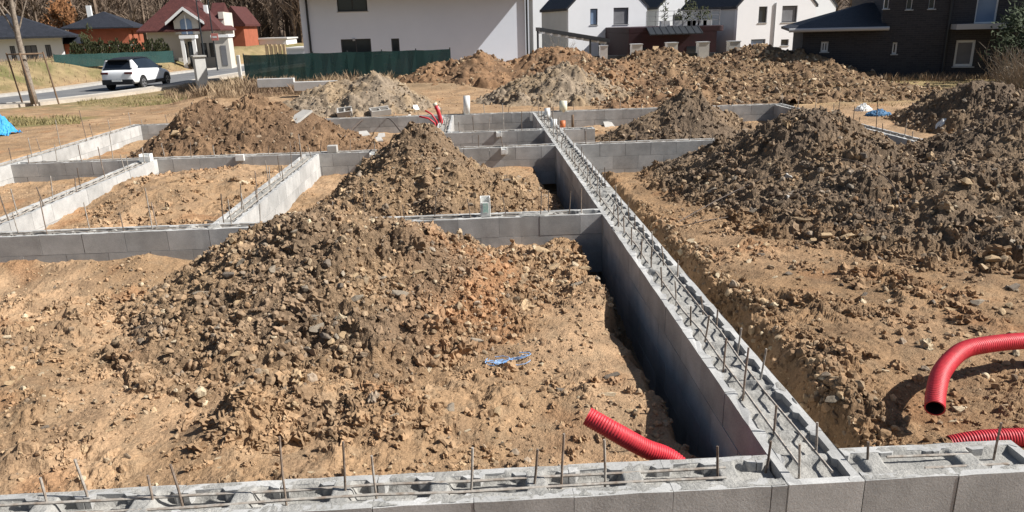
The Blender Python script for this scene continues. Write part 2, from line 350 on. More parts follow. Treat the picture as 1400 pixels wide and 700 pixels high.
class MB:
    def __init__(s): s.v = []; s.f = []
    def add(s, vs, fs):
        n = len(s.v); s.v += [tuple(v) for v in vs]; s.f += [tuple(i+n for i in f) for f in fs]; return s
    def box(s, x0, x1, y0, y1, z0, z1):
        return s.add([(x0,y0,z0),(x1,y0,z0),(x1,y1,z0),(x0,y1,z0),(x0,y0,z1),(x1,y0,z1),(x1,y1,z1),(x0,y1,z1)],
                     [(0,3,2,1),(4,5,6,7),(0,1,5,4),(1,2,6,5),(2,3,7,6),(3,0,4,7)])
    def prism(s, poly, a, b, plane='xy'):
        n = len(poly)
        def p(u, w): return {'xy': (u[0], u[1], w), 'xz': (u[0], w, u[1]), 'yz': (w, u[0], u[1])}[plane]
        return s.add([p(u, a) for u in poly]+[p(u, b) for u in poly], [tuple(range(n))[::-1], tuple(range(n, 2*n))]+[(i, (i+1) % n, n+(i+1) % n, n+i) for i in range(n)])
    def tube(s, pts, r, n=6, cap=True):
        pts = [Vector(p) for p in pts]; rs = r if isinstance(r, (list, tuple)) else [r]*len(pts); vs = []; fs = []
        up = Vector((0, 0, 1))
        t0 = (pts[1]-pts[0]).normalized(); a = t0.orthogonal().normalized()
        for i, p in enumerate(pts):
            t = (pts[min(i+1, len(pts)-1)]-pts[max(i-1, 0)]).normalized()
            a = (a-t*a.dot(t)); a = a.normalized() if a.length > 1e-6 else t.orthogonal().normalized(); b = t.cross(a)
            for k in range(n):
                th = 2*math.pi*k/n; vs.append(p+(a*math.cos(th)+b*math.sin(th))*rs[i])
        for i in range(len(pts)-1):
            for k in range(n): fs.append((i*n+k, i*n+(k+1) % n, (i+1)*n+(k+1) % n, (i+1)*n+k))
        if cap: fs += [tuple(range(n))[::-1], tuple(range((len(pts)-1)*n, len(pts)*n))]
        return s.add(vs, fs)
    def build(s, name, m, parent=None, loc=None, smooth=False, bevel=0):
        me = bpy.data.meshes.new(name); me.from_pydata([tuple(v) for v in s.v], [], s.f); me.update()
        bm = bmesh.new(); bm.from_mesh(me); bmesh.ops.recalc_face_normals(bm, faces=bm.faces); bm.to_mesh(me); bm.free()
        if smooth: me.polygons.foreach_set('use_smooth', [True]*len(me.polygons))
        o = link(name, me, m, parent, loc)
        if bevel:
            b = o.modifiers.new('bevel', 'BEVEL'); b.width = bevel; b.segments = 2; b.limit_method = 'ANGLE'
        return o
def grid_faces(nu, nv, mask=None):
    i = np.arange(nu*nv).reshape(nv, nu); f = np.stack([i[:-1,:-1], i[:-1,1:], i[1:,1:], i[1:,:-1]], -1).reshape(-1, 4)
    return f if mask is None else f[mask]
def compact(V, Fc, T=None):
    used = np.zeros(len(V), bool); used[Fc.ravel()] = True; idx = np.cumsum(used)-1
    return V[used], idx[Fc], (T[used] if T is not None else None)

# ------------------------------------------------------------------ colours of the soil (its own colour, not its shading)
def lerp(a, b, t): return a+(b-a)*t[:, None]
def ground_tint(X, Y):
    n = fbm(X*.5, Y*.5, 201, 4); n2 = fbm(X*2.2, Y*2.2, 205, 3); n3 = fbm(X*1.1+4, Y*1.1, 207, 3)
    c = np.tile(np.array([.335,.215,.122]), (len(X), 1))
    c = lerp(c, np.array([.40,.262,.155]), ss(-.1, .5, n)); c = lerp(c, np.array([.25,.165,.10]), ss(-.05, .45, n2)*.75); c = lerp(c, np.array([.30,.21,.13]), ss(.1, .35, fbm(X*6, Y*6, 209, 3))*.5); c = lerp(c, np.array([.34,.175,.085]), ss(.25, .6, n3)*.5)
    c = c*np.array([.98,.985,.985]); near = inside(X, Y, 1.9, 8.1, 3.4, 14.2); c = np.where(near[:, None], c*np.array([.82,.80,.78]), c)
    # yellow-green ground at the back right, grass on the verges
    g1 = ss(19, 22, Y)*ss(6.5, 10, X)*(1-ss(40, 50, Y)); c = lerp(c, np.array([.30,.235,.11]), g1*.8*ss(-.5, .2, n2+.3))
    rd = road_dist(X, Y); lf = left_of_road(X, Y)
    g2 = ss(27, 31, Y+2*n)*ss(-7, -9, X)*(~lf)*.8; c = lerp(c, np.array([.20,.17,.085]), g2*ss(-.4, .3, n2+.2))
    gs = ss(20.5, 22, Y+n)*ss(25.5, 24, Y+n)*ss(-11.5, -12.5, X)*.85; c = lerp(c, np.array([.16,.15,.06]), gs)
    g3 = lf*ss(3.8, 6, rd); c = lerp(c, np.array([.26,.20,.105]), g3*.9); c = lerp(c, np.array([.12,.12,.045]), g3*ss(.0, .4, fbm(X*.4, Y*.4, 301, 3))*.8)
    g4 = ss(45, 60, Y)*(~lf); c = lerp(c, np.array([.16,.14,.07]), g4)
    g5 = ss(26, 28, Y)*ss(-10, -9, X)*(1-ss(-1, 2, X)); c = lerp(c, np.array([.27,.19,.115]), g5*.8)
    return c

# ---- the ground: one sheet, spacing grows with distance
def make_ground():
    u = np.concatenate([-np.geomspace(30, 1.25, 60), np.linspace(-1.22, 1.22, 900), np.geomspace(1.25, 30, 60)])
    v = np.concatenate([[-6., -2.], np.geomspace(3.0, 45, 760), np.geomspace(46, 900, 110)])
    U, Vv = np.meshgrid(u, v); Yc = np.maximum(Vv, 3.0); X = (U*(Yc*.85+.6)).ravel(); Y = Vv.ravel()
    Z = ground(X, Y)
    # rising wooded land far away
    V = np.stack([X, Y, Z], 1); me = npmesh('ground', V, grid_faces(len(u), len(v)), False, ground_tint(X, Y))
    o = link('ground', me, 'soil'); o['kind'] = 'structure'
make_ground()

def make_heap(name, label):
    H = HEAPS[name]; a, b, c, d = H['box']; st = H['step']
    xs = np.arange(a, b, st); ys = np.arange(c, d, st*1.1); Xg, Yg = np.meshgrid(xs, ys); X = Xg.ravel(); Y = Yg.ravel()
    Z = heap_z(name, X, Y); G = ground(X, Y, False)
    ok = (Z > G-.07).reshape(len(ys), len(xs)); m = (ok[:-1,:-1] | ok[:-1,1:] | ok[1:,1:] | ok[1:,:-1]).ravel()
    Fc = grid_faces(len(xs), len(ys), m); V = np.stack([X, Y, Z], 1)
    T = heap_tint(name, X, Y)
    V, Fc, T = compact(V, Fc, T)
    cx = (a+b)/2; cy = (c+d)/2; V = V-np.array([cx, cy, 0])
    o = link('dirt_heap', npmesh('dirt_heap', V, Fc, st > .03, T), 'heap', None, (cx, cy, 0)); tag(o, label, 'dirt heap')
def heap_tint(name, X, Y):
    H = HEAPS[name]; t1, t2 = [np.array(t) for t in TINT[H['tint']]]; sd = sum(map(ord, name))
    n = fbm(X*.9, Y*.9, sd+200, 4); n2 = fbm(X*3, Y*3, sd+205, 3)
    T = lerp(np.tile(t1, (len(X), 1)), t2, ss(-.3, .4, n)); T = lerp(T, t1*.72, ss(.15, .6, n2)*.6)
    red = {'front': ss(-1.0, -.1, X)*ss(8.3, 7.3, Y)*.9, 'back': (1-ss(5, 8, X))*.3+.05, 'left': np.full(X.shape, .08), 'right': ss(6.8, 5.6, Y)*.6}.get(name)
    if red is not None: T = lerp(T, np.array([.34,.185,.095]), np.clip(red, 0, 1)*ss(-.6, .2, n))
    if name in ('front', 'middle', 'right'):
        dz = heap_z(name, X, Y, False)-ground(X, Y, False); k = ss(.16, .0, dz+.10*fbm(X*2, Y*2, 333, 3)); G = ground_tint(X, Y)*.92; T = T+(G-T)*(k*.85)[:, None]
    if name == 'back': T = lerp(T, np.array([.25,.17,.10]), ss(5, 9, X)*ss(-.5, .3, n)*.6)
    return T
HL = dict(front='large grey-brown heap of clods and stones in the nearest foundation room, spilling to the front',
 middle='pointed grey-brown dirt heap in the middle room behind the nearest cross wall',
 left='wide reddish brown dirt heap in the far left room, below the parked white car',
 leftback='pale grey-brown dirt heap with concrete block pieces, behind the far wall near the green fence',
 back='long high brown ridge of excavated earth in front of the white gabled houses',
 backgrey='low grey gravelly heap in front of the long brown earth ridge',
 rightroom='dark crumbly dirt heap between the two far cross walls right of the long wall',
 right='huge shaded dark brown dirt heap filling the right side of the site')
for k, l in HL.items(): make_heap(k, l)

# ------------------------------------------------------------------ stones
def rock_shape(seed, flat=.6, n=14, rnd=.25):
    rs = random.Random(seed); bm = bmesh.new()
    for k in range(n):
        v = Vector((rs.gauss(0, 1), rs.gauss(0, 1), rs.gauss(0, 1))).normalized()*(1-rnd*rs.random())
        bm.verts.new((v.x*.5, v.y*.5*(.6+.3*(seed % 3)/2), v.z*.5*flat))
    bmesh.ops.convex_hull(bm, input=bm.verts); bmesh.ops.triangulate(bm, faces=bm.faces)
    bmesh.ops.delete(bm, geom=[v for v in bm.verts if not v.link_faces], context='VERTS')
    bm.verts.index_update(); V = np.array([v.co[:] for v in bm.verts]); Fc = np.array([[v.index for v in f.verts] for f in bm.faces]); bm.free(); return V, Fc
def clod_shape(seed, sub=2):
    bm = bmesh.new(); bmesh.ops.create_icosphere(bm, subdivisions=sub, radius=.5); rs = np.random.default_rng(seed)
    V = np.array([v.co[:] for v in bm.verts]); Fc = np.array([[v.index for v in f.verts] for f in bm.faces]); bm.free()
    for k in range(9):
        d = rs.normal(size=3); d /= np.linalg.norm(d); o = .27+.12*rs.random(); t = V@d; V = V-np.outer(np.maximum(t-o, 0)*.85, d)
    if sub > 2:
        q = V*4.2+seed*3.1; V = V*(1+1.1*(np.abs(perlin(q[:, 0]+q[:, 2]*.6, q[:, 1]-q[:, 2]*.8, seed))-.25)+.5*(np.abs(perlin(q[:, 0]*2.3-q[:, 2], q[:, 1]*2.3+q[:, 2]*1.7, seed+3))-.25)+.04*rs.normal(size=len(V)))[:, None]
    else: V = V*(1+.10*rs.normal(size=(len(V), 1)))
    V[:, 2] *= .75; return V, Fc
SHAPES = [rock_shape(i, .35+.5*random.random(), 9+i % 8) for i in range(16)]; CL = [clod_shape(i) for i in range(8)]; CLB = [clod_shape(20+i, 3) for i in range(10)]
def rots(n):
    q = rng.normal(size=(n, 4)); q /= np.linalg.norm(q, axis=1)[:, None]; w, x, y, z = q.T
    return np.stack([np.stack([1-2*(y*y+z*z), 2*(x*y-z*w), 2*(x*z+y*w)], -1), np.stack([2*(x*y+z*w), 1-2*(x*x+z*z), 2*(y*z-x*w)], -1), np.stack([2*(x*z-y*w), 2*(y*z+x*w), 1-2*(x*x+y*y)], -1)], 1)
PAL = np.array([[.42,.30,.18],[.32,.23,.145],[.24,.18,.125],[.36,.27,.175],[.50,.41,.28],[.30,.19,.11],[.27,.215,.16]])
def rubble(X, Y, size, label, cat, palw, name='rubble', shapes=None, sink=.15, base=None, mixp=.35):
    if base is None: base = ground_tint(X, Y)
    Z = height(X, Y); VV = []; FF = []; TT = []; off = 0; n = len(X); sh = rng.integers(0, len(shapes or SHAPES), n); Rm = rots(n)
    S = shapes or SHAPES
    for k, (V, Fc) in enumerate(S):
        idx = np.where(sh == k)[0]
        if not len(idx): continue
        P = np.einsum('nij,vj->nvi', Rm[idx], V)*size[idx][:, None, None]
        P = P+np.stack([X[idx], Y[idx], Z[idx]+size[idx]*(.28-sink)], 1)[:, None, :]
        VV.append(P.reshape(-1, 3)); FF.append((Fc[None]+(np.arange(len(idx))*len(V))[:, None, None]+off).reshape(-1, 3)); off += len(idx)*len(V)
        pc = PAL[rng.choice(len(PAL), len(idx), p=palw)]; own = (rng.random((len(idx), 1)) > mixp)*.85+.1; pc = (pc*(1-own)+base[idx]*own)*(.82+.36*rng.random((len(idx), 1))); TT.append(np.repeat(pc, len(V), 0))
    o = link(name, npmesh(name, np.concatenate(VV), np.concatenate(FF), False, np.concatenate(TT)), 'rubble'); tag(o, label, cat, None, 'stuff')
def pw(*a): a = np.array(a, float); return a/a.sum()
def scat(n, cx, cy, sx, sy): return cx+sx*rng.normal(size=n), cy+sy*rng.normal(size=n)
def sizes(n, lo, hi, p=2.5): return lo*(hi/lo)**(rng.random(n)**p)
WB = [(-9.1,2.9,3.1,3.46),(1.44,1.95,3.1,20.2),(-9.1,1.5,8.7,9.12),(-9.1,8.4,14.1,14.55),(-9.1,8.4,19.8,20.3),(-9.1,-8.7,8.7,20.3),(-6.4,-6.0,8.7,14.5),(-3.4,-2.97,8.7,14.5),(-1.,-.5,16.4,20.),(-1.,2.8,16.3,16.75),(8.0,8.4,3.1,20.3)]
def offwall(X, Y, *rest):
    m = np.ones(len(X), bool)
    for a, b, c, d in WB: m &= ~((X > a) & (X < b) & (Y > c) & (Y < d))
    return (X[m], Y[m])+tuple(r[m] for r in rest)
def on_heap(name, n, lo, hi, p, palw, label, shapes=None, mixp=.3):
    H = HEAPS[name]; a, b, c, d = H['box']; X = rng.uniform(a, b, n*3); Y = rng.uniform(c, d, n*3)
    z = heap_z(name, X, Y, False); g = ground(X, Y, False); m = z > g-.04
    dens = ss(-.5, .4, fbm(X*1.2, Y*1.2, 900, 3)); m &= rng.random(len(X)) < .25+.75*dens
    X = X[m][:n]; Y = Y[m][:n]; X, Y, s = offwall(X, Y, sizes(len(X), lo, hi, p)); rubble(X, Y, s, label, 'rubble', palw, 'rubble', shapes, .2, heap_tint(name, X, Y)*1.05, mixp)
g_ = pw(1,2,2,1.5,.35,.6,2)
on_heap('front', 13000, .014, .11, 3, g_, 'loose crumbs and small stones over the front heap', SHAPES[:8]+CL[:4])
on_heap('middle', 6500, .018, .12, 3, g_, 'loose crumbs and small stones over the middle heap', SHAPES[:8]+CL[:4])
on_heap('left', 3000, .03, .17, 2.6, pw(1,2,2,1,.3,2,1), 'loose crumbs and stones over the far left heap')
on_heap('leftback', 2000, .04, .16, 2.6, pw(1.5,2,1,2,1.2,.5,2), 'small pale stones over the heap near the green fence')
on_heap('back', 5200, .06, .30, 2.4, pw(2.5,2,1.5,1.5,1.2,1.5,.8), 'broken tan stones covering the long earth ridge', None, .6)
on_heap('backgrey', 2500, .04, .14, 2.4, pw(1,1.5,1,2,1.3,.3,3), 'grey gravel covering the low grey heap')
on_heap('rightroom', 2200, .03, .17, 2.4, pw(.8,1,2.5,1,.3,.6,2), 'dark clods and stones over the heap beyond the long wall')
on_heap('right', 18000, .018, .16, 2.8, pw(.5,1,2.6,.8,.22,.5,1.6), 'crumbs and small stones over the huge shaded heap', SHAPES[:8]+CL[:4])
X = rng.uniform(4.0, 15.5, 5600); Y = rng.uniform(20.6, 36, 5600); k = heap_z('back', X, Y, False) > ground(X, Y, False); X = X[k]; Y = Y[k]; rubble(X, Y, sizes(len(X), .08, .34, 2.4), 'angular pale tan rocks over the right half of the earth ridge', 'rocks', pw(3,2,1.4,2.2,1.2,1,1), 'broken_rocks', SHAPES, .25, heap_tint('back', X, Y)*1.0, .38)
def big_clods(n, box, lo, hi, label, tint, p=2.2):
    a, b, c, d = box; X = rng.uniform(a, b, n*3); Y = rng.uniform(c, d, n*3); m = fbm(X*1.4, Y*1.4, 970, 3) > .05; X = X[m][:n]; Y = Y[m][:n]
    X, Y, s = offwall(X, Y, sizes(len(X), lo, hi, p)); rubble(X, Y, s, label, 'clods', t_, 'soil_clods', CLB, .34, tint(X, Y), .06)
t_ = pw(3,2,.6,2.5,.9,.8,.6)
big_clods(650, (-3.4,.4,5.2,8.6), .05, .19, 'crumbly soil clods over the front heap', lambda X, Y: heap_tint('front', X, Y)*1.1)
big_clods(260, (-2.4,.9,9.6,13), .06, .18, 'crumbly soil clods over the pointed middle heap', lambda X, Y: heap_tint('middle', X, Y)*1.1)
big_clods(900, (3.2,9.5,5.2,14), .06, .22, 'crumbly soil clods over the huge shaded heap', lambda X, Y: heap_tint('right', X, Y)*1.1)
big_clods(260, (-5.5,1.1,3.6,5.6), .04, .11, 'crumbly soil clods at the front of the nearest room', ground_tint)
big_clods(420, (-5.8,-3.1,5.4,8.), .05, .16, 'crumbly soil clods at the left of the nearest room', ground_tint)
big_clods(420, (-5.8,-3.5,9.3,13.8), .05, .16, 'crumbly soil clods in the sunlit room behind the cross wall', ground_tint)
big_clods(300, (2.,5.,3.6,9), .05, .14, 'crumbly soil clods in the yard right of the long wall', ground_tint)
for (px, py, n, sx, sy, hi) in ((330,574,150,.20,.16,.15),(505,560,190,.30,.17,.16),(395,565,60,.14,.10,.12),(640,600,40,.15,.1,.09),(70,480,120,.45,.3,.12),(60,600,50,.3,.12,.10),(835,352,90,.16,.12,.15),(790,400,70,.25,.15,.13),(1110,500,110,.16,.35,.13),(1000,420,70,.2,.4,.12)):
    x, y = at(px, py, -.25); X, Y = scat(n, x, y, sx, sy); X, Y, q = offwall(X, Y, sizes(n, .035, hi, 1.8)); rubble(X, Y, q, 'heaped crumbly tan clods on the floor', 'clods', t_, 'soil_clods', CLB, .36, ground_tint(X, Y)*.95, .05)
# crumbs on the floors
def floor_crumbs(n, box, lo, hi, p, palw, label):
    a, b, c, d = box; X = rng.uniform(a, b, n*2); Y = rng.uniform(c, d, n*2)
    m = rng.random(len(X)) < .15+.85*ss(-.1, .5, fbm(X*1.3, Y*1.3, 950, 3)); X = X[m][:n]; Y = Y[m][:n]
    X, Y, s = offwall(X, Y, sizes(len(X), lo, hi, p)); rubble(X, Y, s, label, 'crumbs', palw, 'soil_crumbs', SHAPES[:8]+CL[:4], .2)
t_ = pw(3,2,.6,2.5,.9,.8,.6)
floor_crumbs(17000, (-5.5,1.45,3.5,8.7), .010, .075, 3.4, t_, 'crumbs of tan soil over the nearest room floor')
floor_crumbs(13000, (1.95,6.5,3.5,12), .012, .09, 3.2, t_, 'crumbs of tan soil over the yard right of the long wall')
floor_crumbs(5000, (-9,1.4,9.1,14.1), .015, .07, 3, t_, 'crumbs of soil over the middle room floors')
floor_crumbs(2500, (-12,16,20.3,30), .03, .12, 3, t_, 'crumbs of soil over the ground behind the foundations')
floor_crumbs(6500, (1.97,2.5,3.5,11), .02, .11, 2.2, t_, 'clods lying down the trench side right of the long wall')
X, Y = scat(900, .75, 7.9, .45, .55); X, Y, s = offwall(X, Y, sizes(900, .02, .12, 2)); rubble(X, Y, s, 'broken stones banked against the nearest cross wall', 'crumbs', t_, 'broken_stones')

# single stones the photograph shows: px, py, width px, material, flatness, turn
ROCKS = [
 (1322,250,34,'tan',.6,.3),(1357,357,26,'tan',.7,.1),(1384,332,26,'greyst',.6,.8),(1387,395,30,'dark',.7,.5),(1345,514,17,'pale',.4,1.2),(1244,394,17,'tan',.5,.2),(1307,285,13,'pale',.7,1.4),
 (838,515,34,'dark',.35,.1),(830,542,32,'pale',.4,.0),(768,533,22,'dark',.35,2.8),(570,374,30,'tan',.35,.3),(486,381,21,'tan',.7,.9),(489,410,27,'greyst',.6,.3),(436,452,33,'greyst',.55,.2),(470,462,24,'tan',.8,.6),
 (545,402,36,'greyst',.35,2.6),(650,466,28,'greyst',.35,2.8),(588,434,24,'tan',.4,.2),(455,470,20,'tan',.8,1),(552,492,16,'tan',.6,1),(588,505,18,'pale',.4,1.1),(598,488,14,'pale',.5,.4),
 (616,560,26,'greyst',.7,1.2),(682,563,26,'tan',.4,1.3),(640,590,14,'pale',.5,.2),(540,572,20,'greyst',.8,.3),(312,378,28,'dark',.6,2.4),(275,405,26,'greyst',.7,.4),(330,362,22,'greyst',.8,.3),(352,343,14,'tan',.8,0),(405,340,14,'pale',.6,1.3),(387,330,10,'pale',.6,0),
 (655,320,20,'tan',.6,.7),(740,343,30,'tan',.3,.1),(760,365,32,'tan',.3,.2),(800,348,24,'tan',.35,0),(745,328,22,'tan',.4,.4),(700,360,24,'tan',.5,.2),(825,357,18,'dark',.4,.1),(790,390,26,'greyst',.4,.1),(846,423,20,'pale',.35,2.5),
 (576,262,14,'tan',.5,2.8),(572,243,16,'tan',.6,.2),(508,253,10,'tan',1,.3),(563,290,17,'pale',.5,.3),(510,290,14,'tan',.7,.2),(630,262,12,'tan',.6,.2),(690,247,28,'dark',.3,2.8),(650,228,14,'tan',.7,.3),(700,272,16,'tan',.4,.1),(600,232,12,'greyst',.6,.4),
 (15,525,20,'tan',.5,.4),(28,518,16,'tan',.6,.8),(58,513,12,'pale',.8,.2),(93,521,12,'pale',.6,.4),(205,543,20,'pale',.4,.3),(148,440,9,'pale',.5,.2),(190,450,14,'dark',.5,.1),(10,462,14,'pale',.5,.2),(298,628,12,'pale',.6,.2),(300,640,9,'pale',.6,.2),(425,648,12,'pale',.7,.2),(480,460,10,'pale',.6,.1),
 (1100,508,14,'tan',.6,.3),(1108,520,22,'tan',.4,.9),(1140,548,34,'greyst',.5,.2),(1152,545,14,'pale',.5,2.4),(1210,507,15,'pale',.3,2.5),(1312,560,30,'pale',.4,.2),(1303,577,16,'pale',.4,.1),(945,331,22,'pale',.35,.1),(1047,337,18,'tan',.7,.4),(1025,358,16,'pale',.5,.2),
 (1040,350,14,'dark',.7,0),(1078,375,18,'dark',.5,.3),(1095,381,14,'tan',.7,0),(1110,333,22,'tan',.7,.3),(1130,325,24,'tan',.6,.2),(1160,325,26,'tan',.5,.1),(1185,330,22,'tan',.7,.2),(1210,328,18,'greyst',.8,.2),(1097,302,32,'tan',.3,2.3),(1142,308,12,'greyst',.6,2.5),(1060,380,12,'pale',.5,0),
 (955,245,16,'tan',.6,1.2),(1030,290,16,'greyst',.8,.1),(1005,245,12,'greyst',.8,.1),(975,262,18,'greyst',.7,.1),(1380,420,20,'tan',.7,.5),(1335,415,26,'greyst',.5,.1),(1300,425,28,'tan',.4,.1),(1370,428,22,'tan',.6,1.2),(1290,395,12,'pale',.6,0),(1215,412,12,'pale',.5,0),(1385,455,18,'tan',.5,0),(1365,300,20,'greyst',.7,.2),
 (240,185,18,'tan',.8,.3),(258,178,12,'tan',.8,.3),(820,165,14,'tan',.9,.4),(812,180,16,'tan',.7,.4),(1012,165,12,'tan',.8,.3),(890,190,10,'tan',.7,0),(865,187,9,'tan',.8,0),(1105,88,14,'pale',.4,.4),(1112,110,12,'pale',.5,.4),(1107,128,7,'pale',.9,1.4),(978,118,9,'pale',.8,1.4),(985,132,10,'pale',.5,2.5),(897,68,15,'tan',.8,.2),(942,65,8,'dark',.9,0),
 (560,152,16,'tan',.7,.2),(548,117,12,'pale',.4,.3),(150,590,14,'tan',.6,.3),(80,585,16,'dark',.4,.4),(62,585,14,'dark',.4,.4),(910,560,14,'tan',.5,.3),(925,575,16,'tan',.5,.3),(895,595,12,'tan',.5,.3),(720,555,12,'tan',.5,.2),(860,562,14,'tan',.5,.2)]
def stone_meshes():
    out = []
    for i in range(10):
        V, Fc = rock_shape(100+i, 1., 13, .22); me = npmesh('stone', V, Fc); bm = bmesh.new(); bm.from_mesh(me)
        bmesh.ops.dissolve_limit(bm, angle_limit=R(14), verts=bm.verts, edges=bm.edges)
        bmesh.ops.bevel(bm, geom=list(bm.edges)+list(bm.verts), offset=.018, segments=1, affect='EDGES', clamp_overlap=True)
        bmesh.ops.triangulate(bm, faces=bm.faces); bmesh.ops.subdivide_edges(bm, edges=bm.edges, cuts=1, use_grid_fill=True)
        for v in bm.verts:
            q = np.array(v.co[:])*7; v.co *= 1+.07*float(perlin(q[:1], q[1:2]+q[2:3], 5)[0])
        bm.to_mesh(me); bm.free(); out.append(me)
    return out
SM = stone_meshes(); MESHC = {}
def stone(x, y, z, w, m, flat, turn, label, group):
    i = random.randrange(len(SM)); key = (i, m)
    if key not in MESHC: me = SM[i].copy(); me.materials.clear(); me.materials.append(M[m]); me.name = 'stone'; MESHC[key] = me
    o = bpy.data.objects.new('stone', MESHC[key]); COL.objects.link(o); o.location = (x, y, z+.12*w*flat); o.scale = (w*1.1, w*.85, w*flat*.9)
    o.rotation_euler = (random.uniform(-.25, .25), random.uniform(-.25, .25), turn+random.uniform(-.2, .2)); tag(o, label, 'stone', group)
def which(x, y):
    best = None
    for n, H in HEAPS.items():
        a, b, c, d = H['box']
        if a < x < b and c < y < d:
            z = heap_z(n, np.array([x]), np.array([y]), False)[0]; g = ground(np.array([x]), np.array([y]), False)[0]
            if z > g-.02: best = n
    if best: return best
    return 'room' if (x < 1.5 and y < 8.9) else 'roomb' if (x < 1.5 and y < 20) else 'yard' if y < 20 else 'out'
WHERE = dict(front='on the large front heap', middle='on the pointed middle heap', left='on the far left heap', leftback='on the heap near the green fence', back='on the long back ridge', backgrey='on the low grey heap',
  rightroom='on the heap beyond the long wall', right='on the huge shaded heap', room='on the nearest room floor', roomb='on a middle room floor', yard='in the yard right of the long wall', out='on the ground behind the walls')
ADJ = dict(tan='tan', pale='pale cream', dark='dark', greyst='grey-brown')
for px, py, w, m, fl, tn in ROCKS:
    x, y, z = hit(px, py); D = y*.954+CH*.3; wid = w*D/F*.9; wh = which(x, y)
    stone(x, y, z, wid, m, fl, tn, 'angular %s stone lying %s' % (ADJ[m], WHERE[wh]), '%s stones %s' % (ADJ[m], WHERE[wh]))
def more(n, px0, px1, py0, py1, w0, w1, ms):
    for k in range(n):
        px = random.uniform(px0, px1); py = random.uniform(py0, py1); x, y, z = hit(px, py)
        if not len(offwall(np.array([x]), np.array([y]))[0]): continue
        m = random.choice(ms); D = y*.954+CH*.3; wh = which(x, y); wid = random.uniform(w0, w1)*D/F
        stone(x, y, z, wid, m, random.uniform(.4, .9), random.uniform(0, 3), 'angular %s stone lying %s' % (ADJ[m], WHERE[wh]), '%s stones %s' % (ADJ[m], WHERE[wh]))
more(34, 280, 640, 300, 500, 8, 19, ['tan','greyst','greyst','dark']); more(14, 480, 700, 210, 290, 6, 13, ['tan','greyst','dark']); more(22, 1000, 1400, 200, 440, 8, 18, ['greyst','dark','dark','tan'])
more(20, 650, 880, 330, 420, 7, 18, ['tan','greyst','pale']); more(14, 920, 1140, 90, 140, 5, 9, ['pale','tan']); more(12, 600, 980, 440, 620, 6, 13, ['tan','pale'])

